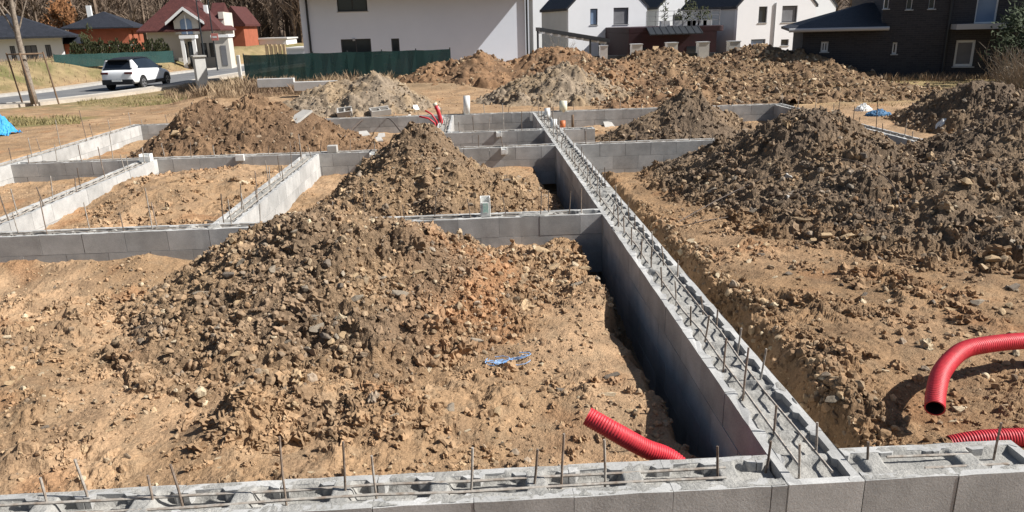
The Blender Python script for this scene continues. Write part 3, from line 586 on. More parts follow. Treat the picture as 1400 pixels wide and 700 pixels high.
# ------------------------------------------------------------------ foundation walls
def wall(label, axis, a0, a1, c0, c1, near=1., bars=(), courses=3, ends=(True, True), fill=0., seed=0, hbars=2, depth=.07, smear=False):
    """axis 'x' or 'y': runs from a0 to a1, between c0 and c1 across. bars: (s along, t across 0..1, height, lean_s, lean_t)"""
    rs = random.Random(seed+5); W = c1-c0; Ln = a1-a0
    if axis == 'x': loc = ((a0+a1)/2, (c0+c1)/2, 0)
    else: loc = ((c0+c1)/2, (a0+a1)/2, 0)
    root = thing('foundation_wall', label, 'foundation wall', loc)
    def P(s, t, z): return (s-Ln/2, t-W/2, z) if axis == 'x' else (t-W/2, s-Ln/2, z)
    T = .045; g = .003; mb = MB()
    TV = []; cur = [1.]
    def poly(pl, z0, z1, jit=0):
        n = len(pl); TV.extend([cur[0]]*(2*n)); vs = [P(u[0], u[1], z0) for u in pl]+[P(u[0], u[1], z1-rs.random()*jit) for u in pl]
        mb.add(vs, [tuple(range(n))[::-1], tuple(range(n, 2*n))]+[(i, (i+1) % n, n+(i+1) % n, n+i) for i in range(n)])
    for c in range(courses):
        s = -(.25 if c % 2 else 0)-rs.random()*.05
        z1 = -c*.25-(g if c else 0); z0 = -(c+1)*.25+g
        while s < Ln:
            g = rs.choice((.0012, .0015, .004)); e = s+.5; S0 = max(s+g, 0); E0 = min(e-g, Ln); s = e
            if E0-S0 < .05: continue
            cur[0] = rs.uniform(.84, 1.12)
            for side in (0, 1):
                j = rs.uniform(0, .003); o = -j
                if c == 0 and near > .4:
                    inn = [(0,.072),(.035,.072),(.06,T),(.2,T),(.22,.066),(.28,.066),(.30,T),(.44,T),(.465,.072),(.5,.072)]
                    inn = [(max(S0, min(E0, e-.5+a)), b+rs.uniform(-.004, .004)) for a, b in inn]
                    pts = [(S0, o), (S0, inn[0][1])]
                    for q in inn:
                        if q[0] > pts[-1][0]+.002: pts.append(q)
                    if pts[-1][0] < E0-.002: pts.append((E0, pts[-1][1]))
                    pts.append((E0, o))
                    k = int((E0-S0)/.09); pts += [(E0-(E0-S0)*i/(k+1), o+rs.random()*.0016) for i in range(1, k+1)]
                    jz = .007
                else:
                    pts = [(S0, o), (S0, T), (E0, T), (E0, o)]; jz = .002
                if side: pts = [(a, W-b) for a, b in pts][::-1]
                poly(pts, z0, z1, jz if c == 0 else 0)
            if c == 0 or near > .8:
                for a in (.0, .235, .47):
                    q0 = s-.5+a; q1 = q0+.03
                    if q0 > S0-.01 and q1 < E0+.01: poly([(q0, T), (q1, T), (q1, W-T), (q0, W-T)], z0, z1-.10)
    for k, on in enumerate(ends):
        if on:
            for c in range(courses):
                q = (-.004, T) if k == 0 else (Ln-T, Ln+.004)
                poly([(q[0], .002), (q[1], .002), (q[1], W-.002), (q[0], W-.002)], -(c+1)*.25+g, -c*.25-.004-(g if c else 0))
    bo = mb.build('block_shell', 'block', root); ca_ = bo.data.color_attributes.new('tint', 'FLOAT_COLOR', 'POINT')
    cc = np.ones((len(TV), 4), np.float32); cc[:, :3] = np.array(TV)[:, None]*np.array([.40,.392,.375]); ca_.data.foreach_set('color', cc.ravel())
    # cast core: rough surface, ledges over the webs, some stretches smeared level with the rim
    st = .011 if near > .8 else .022 if near > .4 else .05
    ns = max(3, int(Ln/st)); nt_ = max(5, int((W-.02)/st)); s_, t_ = np.meshgrid(np.linspace(.004, Ln-.004, ns), np.linspace(.007, W-.007, nt_)); s_ = s_.ravel(); t_ = t_.ravel()
    wx = s_+(loc[0] if axis == 'x' else loc[1])
    f1 = fbm(wx*1.3+seed, t_*1.5, seed+400, 3); z = -depth+.010*fbm(wx*5, t_*9, seed+401, 3)+.0035*fbm(wx*40, t_*40, seed+402, 2)
    web = ss(.045, .022, np.abs((s_+.125+.01*f1) % .25-.125))*ss(-.5, -.2, fbm(wx*2.5, t_*0+seed, seed+409, 2)); z = z+web*(depth*.72)
    if smear:
        pk = np.floor(wx/.5); kk = _r(pk, pk*0+seed, 77); ps = wx % .5; tt = t_/W+.04*fbm(wx*8, t_*8, seed+411, 2)
        inp = ss(.05, .075, ps+.01*fbm(wx*11, t_*11, seed+412, 2))*ss(.46, .43, ps)*ss(.24, .30, tt)*ss(.84, .78, tt)*(kk < .85)
        z = -.003+.006*fbm(wx*6, t_*10, seed+413, 3)+.003*fbm(wx*35, t_*35, seed+414, 2)-inp*(depth+.02*_r(pk, pk*0+seed, 78))
    z = np.maximum(z, -.12); full = ss(.35-fill, .6-fill, f1+.15*fbm(wx*6, t_*6, seed+403, 2))
    z = z*(1-full)+full*(.004+.006*fbm(wx*14, t_*14, seed+404, 3))
    z = np.minimum(z, .010)
    sm = ss(.45, .7, fbm(wx*5, t_*8, seed+407, 3)); rim = (t_ < .05) | (t_ > W-.05); z = np.where(rim, z*(1-sm*.0), z)
    V = np.stack([s_, t_, z], 1); Vw = np.array([P(*v) for v in V]); me = npmesh('concrete_core', Vw, grid_faces(ns, nt_), True); core = link('concrete_core', me, 'core', root)
    b = MB(); b.add([P(*q) for q in [(.006,.014,-courses*.25),(Ln-.006,.014,-courses*.25),(Ln-.006,W-.014,-courses*.25),(.006,W-.014,-courses*.25),(.006,.014,-.13),(Ln-.006,.014,-.13),(Ln-.006,W-.014,-.13),(.006,W-.014,-.13)]],
        [(0,3,2,1),(4,5,6,7),(0,1,5,4),(1,2,6,5),(2,3,7,6),(3,0,4,7)]); b.build('mortar_joint', 'core', root)
    for k in range(hbars):
        t0 = W*(.33+.34*k/max(hbars-1, 1)); q = MB(); s = rs.uniform(.05, .4)
        pts = []
        while s < Ln-.06: pts.append(P(s, t0+rs.uniform(-.012, .012), -.004+rs.uniform(-.008, .008))); s += .45
        if len(pts) > 1: q.tube(pts, .0078 if near > .4 else .008, 6); q.build('horizontal_rebar', 'rebarl', root)
    for (s, t, h, ls, lt) in bars:
        q = MB(); r = .0066 if near > .8 else .008 if near > .4 else .0095
        p0 = P(s, t*W, -.09); p1 = P(s+ls, t*W+lt, h); mid = [(p0[i]*.5+p1[i]*.5)+rs.uniform(-.004, .004) for i in range(3)]
        q.tube([p0, mid, p1], r, 6); q.build('rebar', 'rebar' if rs.random() < .6 else 'rebarl', root)
    return root
def bars_every(L, step, hlo, hhi, seed, t=(.28, .72), lean=.05, skip=.1):
    rs = random.Random(seed); out = []; s = step*.5; k = 0
    while s < L-.1:
        if rs.random() > skip: out.append((s+rs.uniform(-.05, .05), t[k % 2]+rs.uniform(-.04, .04), rs.uniform(hlo, hhi) if rs.random() > .12 else rs.uniform(hhi, hhi*1.5), rs.uniform(-lean, lean), rs.uniform(-lean, lean)))
        k += 1; s += step
    return out
def px_bars(lst, a0, c0, W, z=-.05):
    out = []
    for (bx, by, tx, ty) in lst:
        x, y = at(bx, by, z); xt, zt = atY(tx, ty, y); out.append((x-a0, min(max((y-c0)/W, .2), .8), zt, xt-x, 0.))
    return out
FL = [(66,697,55,653),(124,690,102,628),(209,694,202,650),(250,690,233,635),(391,686,382,597),(472,680,469,604),(515,680,508,623),(643,674,646,612),(728,672,735,614),(767,664,771,593),(827,670,826,601),(982,660,981,610),(1046,644,1054,603)]
wall('near foundation wall along the bottom of the picture, left of the long wall, with leaning rebar', 'x', -9.05, 1.492, 3.14, 3.42, 1., px_bars(FL, -9.05, 3.14, .28)+[(1.5,.4,.3,.03,0),(3.2,.6,.25,-.05,0),(5.0,.4,.3,0,.02)], 3, (True, False), fill=-.1, seed=1, depth=.05, smear=True)
wall('short near wall piece at the bottom right corner with an open block end', 'x', 1.898, 2.86, 3.145, 3.44, 1., px_bars([(1185,639,1187,604),(1358,630,1369,578)], 1.898, 3.145, .295), 3, (False, True), fill=-.2, seed=2, depth=.025, smear=True)
lb = bars_every(10.7, .21, .10, .22, 3, lean=.03, skip=.08)
wall('long central foundation wall running from the bottom right away to the back, two rebar rows in its channel', 'y', 3.145, 14.0, 1.50, 1.89, 1., lb, 4, (True, False), fill=.10, seed=3, depth=.05)
wall('far stretch of the central wall, past the second cross wall', 'y', 14.004, 19.88, 1.50, 1.89, .5, bars_every(5.8, .35, .15, .35, 4, lean=.03), 3, (False, False), fill=.1, seed=4)
wall('cross wall behind the large front heap, closing the nearest room', 'x', -8.745, 1.497, 8.77, 9.05, .9, bars_every(10.2, .42, .18, .32, 5, lean=.05)+[(2.95,.3,.66,-.1,0),(4.75,.5,.5,0,0),(10.0,.4,.3,0,0),(9.6,.6,.28,0,0)], 3, (False, False), fill=.05, seed=5)
wall('second cross wall behind the pointed middle heap, left of the central wall', 'x', -8.745, 1.497, 14.2, 14.48, .5, bars_every(10.2, .5, .15, .35, 6), 3, (False, False), fill=.1, seed=6)
wall('second cross wall right of the central wall, its right end buried by the huge heap', 'x', 1.893, 8.045, 14.2, 14.48, .5, bars_every(6.0, .5, .12, .2, 7), 4, (False, False), fill=.1, seed=7)
wall('short cross wall between the second cross wall and the rear wall', 'x', -.595, 1.497, 16.45, 16.73, .5, bars_every(2.0, .35, .2, .45, 8, skip=0), 3, (False, False), fill=.1, seed=8)
wall('tiny wall stub right of the central wall beside the orange pipe', 'x', 1.893, 2.62, 16.4, 16.72, .5, bars_every(.7, .3, .1, .2, 9), 3, (False, True), fill=.1, seed=9)
wall('short lengthwise wall beside the bundle of red conduits', 'y', 16.45, 19.896, -.93, -.60, .5, bars_every(3.3, .5, .1, .2, 10), 3, (True, False), fill=-.05, seed=10)
wall('rear wall at the far end of the foundations', 'x', -9.05, 8.35, 19.9, 20.18, .5, bars_every(17.3, .6, .08, .2, 11), 3, (True, True), fill=.1, seed=11)
wall('right outer wall half buried by the huge shaded heap', 'y', 13.2, 19.894, 8.05, 8.35, .5, bars_every(6.6, .5, .15, .4, 12), 3, (True, False), fill=-.05, seed=12)
wall('left outer wall, sunlit, next to the blue plastic sheet', 'y', 8.77, 19.894, -9.05, -8.75, .5, bars_every(11, .55, .2, .45, 13), 3, (True, False), fill=.05, seed=13)
wall('sunlit lengthwise wall second from the left, with a white box on its far end', 'y', 9.055, 14.194, -6.35, -6.05, .7, bars_every(5.1, .42, .2, .4, 14), 3, (False, False), fill=.05, seed=14)
wall('sunlit lengthwise wall ending behind the large front heap', 'y', 9.055, 14.194, -3.32, -3.02, .7, bars_every(5.1, .36, .18, .35, 15), 3, (False, False), fill=-.05, seed=15)

# ------------------------------------------------------------------ red conduits
def ribbed(pts, r, pitch, depth, n=24):
    """corrugated tube: resample the path and swell the radius on each rib"""
    P_ = [Vector(p) for p in pts]; out = []
    for i in range(len(P_)-1):
        p0 = P_[max(i-1, 0)]; p1 = P_[i]; p2 = P_[i+1]; p3 = P_[min(i+2, len(P_)-1)]
        for k in range(20):
            t = k/20; out.append(.5*((2*p1)+(p2-p0)*t+(2*p0-5*p1+4*p2-p3)*t*t+(3*p1-p0-3*p2+p3)*t**3))
    out.append(P_[-1]); L = [0.]
    for a, b in zip(out[:-1], out[1:]): L.append(L[-1]+(b-a).length)
    A = np.array([tuple(o) for o in out]); s = np.arange(0, L[-1], pitch/6); Q = np.stack([np.interp(s, L, A[:, i]) for i in range(3)], 1)
    ph = (s/pitch) % 1; rr = r-depth*(.5-.5*np.cos(2*np.pi*ph))**2
    return [tuple(q) for q in Q], [float(x) for x in rr]
def conduit(label, pts, r, pitch, depth, loc, openend=0):
    Q, rr = ribbed(pts, r, pitch, depth); root = thing('red_conduit', label, 'pipe', loc)
    Q = [tuple(np.array(q)-np.array(loc)) for q in Q]
    b = MB(); b.tube(Q, rr, 24, False); b.build('pipe_wall', 'red', root, smooth=True)
    inn = MB(); inn.tube(Q[:200], [x-depth-.003 for x in rr[:200]], 24, False); inn.build('pipe_lining', 'redin', root, smooth=True)
    q = MB(); t = (Vector(Q[1])-Vector(Q[0])).normalized(); a = t.orthogonal().normalized(); c = t.cross(a); vs = []; fs = []
    for k in range(24):
        th = 2*math.pi*k/24; d = a*math.cos(th)+c*math.sin(th); p = Vector(Q[0]); vs += [p+d*rr[0]*1.0-t*.001, p+d*(rr[0]-depth-.004)-t*.001]
    for k in range(24): j = (k+1) % 24; fs.append((2*k, 2*j, 2*j+1, 2*k+1))
    q.add(vs, fs); q.build('cut_rim', 'red', root)
def P3(px, py, z): x, y = at(px, py, z); return (x, y, z)
conduit('corrugated red conduit rising to the left from the trench behind the near wall', [P3(803,569,.09), P3(840,590,.02), P3(880,612,-.10), P3(925,633,-.20), (1.27,3.46,-.38), (1.40,3.44,-.6)], .056, .0155, .0045, (1.0,3.6,-.4))
bend = [P3(1278,558,.0), P3(1280,535,.04), P3(1289,506,.08), P3(1315,480,.10), P3(1350,471,.10), P3(1400,466,.08), P3(1450,466,.03), P3(1520,475,-.10), P3(1600,492,-.3)]
conduit('smooth bent red conduit with its dark open end facing the camera', bend, .057, .0165, .0042, (3.2,4.3,-.2))
conduit('corrugated red conduit lying low behind the short near wall piece', [P3(1300,608,-.20), P3(1340,601,-.16), P3(1400,598,-.14), P3(1460,598,-.14), P3(1560,600,-.2)], .056, .0155, .0045, (3.1,3.7,-.2))
def small_pipe(name, label, cat, pts, r, m, group=None, n=12):
    loc = pts[0]; b = MB(); b.tube([tuple(np.array(p)-np.array(loc)) for p in pts], r, n); o = b.build(name, m, None, loc, True); tag(o, label, cat, group); return o
def up(px, py, Y): x, z = atY(px, py, Y); return (x, Y, z)
small_pipe('red_conduit', 'upright red and cream striped pipe of the conduit bundle', 'pipe', [up(604,182,18.4), up(603,165,18.4), up(599,152,18.4), up(595,143,18.4)], .048, 'red')
small_pipe('red_conduit', 'thin red hose arching left highest in the conduit bundle', 'pipe', [up(600,180,18.3), up(597,166,18.3), up(590,156,18.3), up(581,151,18.3)], .021, 'red')
small_pipe('red_conduit', 'thin red hose arching left lowest in the conduit bundle', 'pipe', [up(598,180,18.2), up(594,168,18.2), up(586,162,18.2), up(573,159,18.2)], .021, 'red')
small_pipe('pipe_cap', 'cream cap on top of the upright red pipe', 'cap', [up(595.5,144.5,18.4), up(594,141,18.4)], .054, 'cream')

# ------------------------------------------------------------------ small things on the walls
def boxed(name, label, cat, m, px, py, Y, w, d, h, z=0., hole=False, rz=0.):
    x, _ = atY(px, py, Y); root = thing(name, label, cat, (x, Y, z), rz); b = MB(); t = .012
    if hole:
        b.box(-w/2, w/2, -d/2, d/2, 0, t).box(-w/2, w/2, d/2-t, d/2, t, h).box(-w/2, -w/2+t, -d/2, d/2-t, t, h).box(w/2-t, w/2, -d/2, d/2-t, t, h).box(-w/2+t, w/2-t, -d/2, -d/2+t, t, h*.75)
    else: b.box(-w/2, w/2, -d/2, d/2, 0, h)
    b.build('shell', m, root, bevel=.006); return root
b = boxed('sleeve_box', 'upright white and green sleeve standing on the nearest cross wall', 'sleeve', 'white', 664, 297, 8.9, .125, .12, .24, 0, True)
MB().box(-.03,.035,-.064,-.0615,.05,.17).build('green_print', mat('green_print', (.30,.52,.45), (.6,.66,.6), 30, .6, fine=.05), b)
boxed('sleeve_box', 'white sleeve block at the far end of the second sunlit lengthwise wall', 'sleeve', 'white', 200, 217, 14.0, .2, .14, .14, .0, True)
boxed('sleeve_box', 'white sleeve hung on the second cross wall above the rough room', 'sleeve', 'white', 328, 216, 14.17, .16, .05, .12, -.08)
boxed('concrete_block', 'small pale block on the second cross wall above the sunlit wall end', 'block', 'kerb', 455, 207, 14.3, .18, .16, .13, .005)
boxed('sleeve_box', 'white sleeve set into the face of the second cross wall, beside the middle heap', 'sleeve', 'white', 510, 212, 14.17, .13, .06, .11, -.12, True)
boxed('sleeve_box', 'white sleeve in the face of the short cross wall', 'sleeve', 'white', 682, 184, 16.42, .12, .06, .13, -.12, True)
boxed('sleeve_box', 'white sleeve in the second cross wall directly below another sleeve', 'sleeve', 'white', 689, 205, 14.17, .12, .06, .13, -.13, True)
small_pipe('vent_pipe', 'tall white pipe standing on the rear wall right of the red bundle', 'pipe', [up(638,156,20.0), up(638,131,20.0)], .09, 'white')
small_pipe('vent_pipe', 'white pipe on the far end of the central wall', 'pipe', [up(749,165,19.2), up(748,148,19.2)], .075, 'white')
small_pipe('vent_pipe', 'white pipe stub in the central wall beside the orange pipe', 'pipe', [up(757,178,17.0), up(757,163,17.0)], .075, 'white')
small_pipe('vent_pipe', 'cream pipe with a dark top on the rear wall', 'pipe', [up(770,153,20.0), up(770,138,20.0)], .105, 'cream')
small_pipe('drain_pipe', 'orange drain pipe stub behind the tiny wall stub', 'pipe', [up(769,178,17.6), up(769,165,17.6)], .07, 'orange')
small_pipe('timber_post', 'brown post standing behind the tiny wall stub', 'post', [up(783,178,17.4), up(783,157,17.4)], .04, 'wood', n=4)
# broken hollow blocks and slabs on the heaps
def broken_block(px, py, w, rz, label, slab=False, tilt=.2, m='kerb', depth=.16, hh=.16):
    x, y, z = hit(px, py); W = w*(y*.954+.6)/F; b = MB()
    if slab: b.prism([(-W/2,-depth),(W/2,-depth*.8),(W*.42,depth),(-W*.3,depth*.9)], 0, .045)
    else:
        t = .035; b.box(-W/2, W/2, -depth, -depth+t, 0, hh).box(-W/2, W/2, depth-t, depth, 0, hh).box(-W/2, -W/2+t, -depth+t, depth-t, 0, hh).box(W/2-t, W/2, -depth+t, depth-t, 0, hh*.7).box(-t/2, t/2, -depth+t, depth-t, 0, hh*.8)
    o = b.build('broken_slab' if slab else 'hollow_block', m, None, (x, y, z-.01), bevel=.004); o.rotation_euler = (tilt, random.uniform(-.1, .1), rz); tag(o, label, 'slab' if slab else 'concrete block')
broken_block(472, 157, 20, .1, 'left one of two hollow blocks at the foot of the pale heap', tilt=.35)
broken_block(520, 156, 27, .35, 'right one of two hollow blocks at the foot of the pale heap', tilt=.25)
broken_block(407, 147, 22, -.6, 'pale slab leaning on the far left side of the heap, left of the hollow blocks', True, tilt=.4, depth=.3)
broken_block(497, 184, 16, .4, 'grey slab piece on the right foot of the far left heap', True, tilt=.3)
broken_block(517, 193, 12, .3, 'left of two small pale slab pieces between wall and middle heap', True, tilt=.3, depth=.12)
broken_block(521, 187, 12, .1, 'right of two small pale slab pieces between wall and middle heap', True, tilt=.6, depth=.12)
broken_block(832, 173, 18, .3, 'tilted pale slab left of the dark heap beyond the central wall', True, tilt=.5, depth=.2)
broken_block(1076, 243, 11, 1.2, 'white broken block corner on the left flank of the huge shaded heap', tilt=.5, depth=.05, hh=.06)
broken_block(1080, 268, 34, .75, 'long grey kerb piece on the left flank of the huge shaded heap', True, tilt=.3, depth=.035)
broken_block(598, 149, 8, .4, 'small slab piece behind the rear wall left of the red pipe', True, tilt=.4, depth=.12)
broken_block(568, 148, 9, .4, 'small white chunk at the foot of the pale heap', True, tilt=.6, depth=.12, m='white')
broken_block(560, 160, 5, .2, 'small white angular chunk on the rear wall', True, tilt=.4, depth=.08, m='white')

# crumpled sheets
def sheet(name, label, m, px, py, w, d, h, seed, z0=None):
    x, y, z = hit(px, py); n = 34; u, v = np.meshgrid(np.linspace(-1, 1, n), np.linspace(-1, 1, n)); u = u.ravel(); v = v.ravel()
    r = np.sqrt(u*u+v*v); zz = h*np.exp(-r*r*1.6)*(1+.5*fbm(u*2, v*2, seed, 3))+.25*h*np.abs(fbm(u*4, v*4, seed+3, 3))
    X = u*w/2*(1+.15*fbm(u*1.5, v*1.5, seed+1, 2)); Y = v*d/2*(1+.15*fbm(u*1.5+4, v*1.5, seed+2, 2))
    zz = zz-.05*(r > .95); G = height(X+x, Y+y, False); V = np.stack([X, Y, G-z+zz+.01], 1)
    o = link(name, npmesh(name, V, grid_faces(n, n), False), m, None, (x, y, z)); s = o.modifiers.new('thickness', 'SOLIDIFY'); s.thickness = .004
    return tag(o, label, 'plastic sheet')
sheet('plastic_sheet', 'crumpled bright blue plastic sheet on the ground at the left edge', 'bluep', 2, 184, .68, .6, .50, 3)
sheet('tarpaulin', 'dark blue crumpled tarpaulin behind the right outer wall', 'bluet', 1200, 158, .62, .5, .13, 5)
sheet('plastic_sheet', 'white plastic heap beside the dark blue tarpaulin', 'white', 1180, 151, .42, .34, .15, 9)
sheet('plastic_sheet', 'small white plastic piece on top of the huge shaded heap', 'white', 1289, 168, .26, .25, .10, 7)

# wires and string
def wire(name, label, cat, pts, r, m, dz=0):
    q = []
    for p in pts:
        if len(p) == 2: x, y, z = hit(*p); q.append((x, y, z+.02+dz))
        else: x, y, z = hit(p[0], p[1]); q.append((x, y, z+p[2]))
    out = []
    P_ = [Vector(p) for p in q]
    for i in range(len(P_)-1):
        p0 = P_[max(i-1, 0)]; p1 = P_[i]; p2 = P_[i+1]; p3 = P_[min(i+2, len(P_)-1)]
        for k in range(8): t = k/8; out.append(.5*((2*p1)+(p2-p0)*t+(2*p0-5*p1+4*p2-p3)*t*t+(3*p1-p0-3*p2+p3)*t**3))
    out.append(P_[-1]); b = MB(); o0 = out[0]; b.tube([tuple(p-o0) for p in out], r, 5); o = b.build(name, m, None, tuple(o0)); return tag(o, label, cat)
wire('rusty_wire', 'thin wire arching over the left flank of the huge shaded heap', 'wire', [(1105,232,.1),(1130,228,.12),(1165,232,.12),(1200,248,.12),(1222,268,.08),(1232,296,.02)], .006, 'wire')
wire('rebar_rod', 'long thin rod lying across the yard, its far end on the huge heap', 'rod', [(910,317,.03),(960,292,.07),(1010,268,.10),(1052,250,.10),(1090,240,.06)], .007, 'wire')
wire('rebar_rod', 'shorter thin rod lying below the long one in the yard', 'rod', [(906,320,.02),(955,308,.04),(1000,300,.03)], .006, 'wire')
wire('rusty_wire', 'dark cable sagging along the rear wall left of the red bundle', 'wire', [(470,176,.1),(500,175,.1),(530,177,.1),(548,184,.05)], .012, 'wire')
def string_coil():
    x, y, z = hit(700, 496); b = MB(); rs = random.Random(4)
    for k in range(13):
        cx = rs.uniform(-.14, .1); cy = rs.uniform(-.05, .05); a = rs.uniform(.03, .10); e = rs.uniform(.3, .8); ph = rs.uniform(0, 6); pts = []
        span = rs.uniform(2.5, 6)
        for j in range(18):
            t = ph+span*j/17; X = x+cx+a*math.cos(t)*(1+.1*rs.random()); Y = y+cy+a*e*math.sin(t); pts.append((X-x, Y-y, float(height(np.array([X]), np.array([Y]))[0])-z+.03))
        b.tube(pts, .0034, 4)
    o = b.build('string_tangle', 'string', None, (x, y, z)); tag(o, 'tangle of thin blue string on the nearest room floor', 'string')
string_coil()

# ------------------------------------------------------------------ road
def ribbon(name, o0, o1, z0, z1, m):
    P_ = []; 
    for i in range(len(ROAD)-1):
        for k in range(10): P_.append(ROAD[i]*(1-k/10)+ROAD[i+1]*k/10)
    P_.append(ROAD[-1]); P_ = np.array(P_)
    for _ in range(12): P_[1:-1] = (P_[:-2]+P_[1:-1]*2+P_[2:])/4
    T = np.gradient(P_, axis=0); T /= np.linalg.norm(T, axis=1)[:, None]; Nn = np.stack([T[:, 1], -T[:, 0]], 1); b = MB(); n = len(P_)
    vs = []
    for p, q in zip(P_, Nn): a = p+q*o0; c = p+q*o1; vs += [(a[0],a[1],z0),(c[0],c[1],z0),(c[0],c[1],z1),(a[0],a[1],z1)]
    fs = []
    for i in range(n-1):
        for k in range(4): fs.append((4*i+k, 4*i+(k+1) % 4, 4*i+4+(k+1) % 4, 4*i+4+k))
    b.add(vs, fs+[(0,1,2,3), (4*n-4,4*n-3,4*n-2,4*n-1)]); o = b.build(name, m); o['kind'] = 'structure'; return o
ribbon('road', -2.35, 2.35, -.7, -.45, 'asphalt')
ribbon('kerb', 2.35, 2.5, -.7, -.36, 'kerb'); ribbon('kerb', -2.5, -2.35, -.7, -.34, 'kerb')
ribbon('sidewalk', 2.5, 3.5, -.7, -.385, 'paving'); ribbon('sidewalk', -3.7, -2.5, -.7, -.37, 'paving')

# ------------------------------------------------------------------ car: white compact SUV with black roof, seen from behind right
def car():
    root = thing('parked_car', 'white compact SUV with black roof parked on the road, seen from behind', 'car', (-18.0, 41.7, -.45), R(-4))
    # stations along y (rear -2.15 .. front 2.15): (y, zlow, zbelt, half width low, half width belt)
    st = [(-2.17,.52,.80,.70,.66),(-2.13,.36,1.00,.80,.78),(-1.9,.30,1.09,.91,.86),(-1.4,.28,1.10,.925,.89),(-.6,.28,1.06,.90,.875),(.3,.28,1.03,.90,.875),(1.0,.28,.99,.92,.87),(1.5,.28,.90,.90,.82),(1.95,.32,.80,.84,.74),(2.15,.42,.66,.66,.58)]
    b = MB(); n = 12; vs = []
    for y, zl, zb, wl, wb in st:
        h = zb-zl; ring = [(-wl*.9,zl),(-wl,zl+.15*h),(-wl*1.0,zl+.5*h),(-wl*.995,zl+.72*h),(-wb,zl+.93*h),(-wb*.93,zb),(wb*.93,zb),(wb,zl+.93*h),(wl*.995,zl+.72*h),(wl,zl+.5*h),(wl,zl+.15*h),(wl*.9,zl)]
        vs += [(x, y, z) for x, z in ring]
    fs = [(i*n+k, i*n+(k+1) % n, (i+1)*n+(k+1) % n, (i+1)*n+k) for i in range(len(st)-1) for k in range(n)]+[tuple(range(n))[::-1], tuple(range((len(st)-1)*n, len(st)*n))]
    b.add(vs, fs); body = b.build('body', 'carpaint', root, smooth=True); md = body.modifiers.new('sub', 'SUBSURF'); md.levels = 1; md.render_levels = 2
    # glass house
    g = [(-1.98,1.06,.80,1.10,.78),(-1.66,1.06,.80,1.45,.66),(-1.3,1.06,.82,1.55,.64),(-.3,1.03,.82,1.585,.64),(.35,1.0,.81,1.50,.61),(1.15,.95,.78,.98,.72)]
    b = MB(); vs = []
    for y, zb, wb, zt, wt in g: vs += [(-wb,y,zb-.04),(-wt,y,zt-.05),(-wt*.85,y,zt),(wt*.85,y,zt),(wt,y,zt-.05),(wb,y,zb-.04)]
    n = 6; fs = [(i*n+k, i*n+(k+1) % n, (i+1)*n+(k+1) % n, (i+1)*n+k) for i in range(len(g)-1) for k in range(n)]+[tuple(range(n))[::-1], tuple(range((len(g)-1)*n, len(g)*n))]
    b.add(vs, fs); b.build('glasshouse', 'carglass', root)
    b = MB(); rf = [(-1.84,1.50,.58),(-1.3,1.60,.60),(-.3,1.62,.61),(.3,1.56,.58)]; vs = []
    for y, z, w in rf: vs += [(-w,y,z-.05),(-w*.8,y,z),(w*.8,y,z),(w,y,z-.05),(w*.8,y,z-.03),(-w*.8,y,z-.03)]
    fs = [(i*6+k, i*6+(k+1) % 6, (i+1)*6+(k+1) % 6, (i+1)*6+k) for i in range(3) for k in range(6)]+[(0,1,2,3,4,5),(18,19,20,21,22,23)]
    b.add(vs, fs); b.build('roof', 'carblack', root)
    for s in (-1, 1):   # white rear pillar fin, dark sill with wheel arches
        b = MB(); b.add([(s*.812,-2.0,1.0),(s*.812,-1.25,1.0),(s*.66,-1.62,1.50),(s*.66,-1.78,1.50),(s*.70,-2.0,1.0),(s*.70,-1.25,1.0),(s*.60,-1.62,1.50),(s*.60,-1.78,1.50)], [(0,1,2,3),(4,5,6,7),(0,1,5,4),(1,2,6,5),(2,3,7,6),(3,0,4,7)]); b.build('rear_pillar', 'carpaint', root)
        MB().box(s*.90-.025, s*.90+.025, -1.0, .95, .24, .42).build('sill', 'carblack', root, bevel=.01)
        b = MB(); b.box(s*.93-.08, s*.93+.10, .62, .74, .98, 1.10); b.build('mirror', 'carblack', root, bevel=.02)
        b = MB(); b.box(min(s*.42, s*.80), max(s*.42, s*.80), -2.185, -2.02, .82, .92); b.build('tail_light', 'taillight', root, bevel=.015)
        for y in (-1.32, 1.30):
            b = MB(); pl = [(y+.40*math.cos(t), .34+.40*math.sin(t)) for t in np.linspace(-.1, math.pi+.1, 15)]; b.prism(pl, s*.89-.01*s, s*.925, 'yz'); b.build('wheel_arch', 'carblack', root)
            w = MB(); w.tube([(s*.72, y, .33), (s*.93, y, .33)], .33, 24); wo = w.build('wheel', 'tyre', root, bevel=.02)
            r = MB(); r.tube([(s*.925, y, .33), (s*.938, y, .33)], .21, 20); r.build('rim', 'rim', wo)
            h = MB()
            for k in range(5):
                t = k*2*math.pi/5+.3; h.prism([(y+.06*math.cos(t-.5), .33+.06*math.sin(t-.5)), (y+.19*math.cos(t-.28), .33+.19*math.sin(t-.28)), (y+.19*math.cos(t+.28), .33+.19*math.sin(t+.28)), (y+.06*math.cos(t+.5), .33+.06*math.sin(t+.5))], s*.939, s*.943, 'yz')
            h.build('rim_opening', 'carblack', wo)
    MB().box(-.80, .80, -2.20, -1.98, .30, .56).build('rear_bumper', 'carblack', root, bevel=.04)
    MB().box(-.26, .26, -2.215, -2.20, .46, .56).build('number_plate', 'white', root)
    MB().box(-.60, .60, -2.0, -1.80, 1.50, 1.54).build('spoiler', 'carblack', root, bevel=.01)
    b = MB(); b.add([(-.70,-2.035,1.04),(.70,-2.035,1.04),(.58,-1.74,1.48),(-.58,-1.74,1.48),(-.70,-1.99,1.02),(.70,-1.99,1.02),(.58,-1.70,1.46),(-.58,-1.70,1.46)], [(0,1,2,3),(4,7,6,5),(0,4,5,1),(1,5,6,2),(2,6,7,3),(3,7,4,0)]); b.build('rear_window', 'carglass', root)
car()

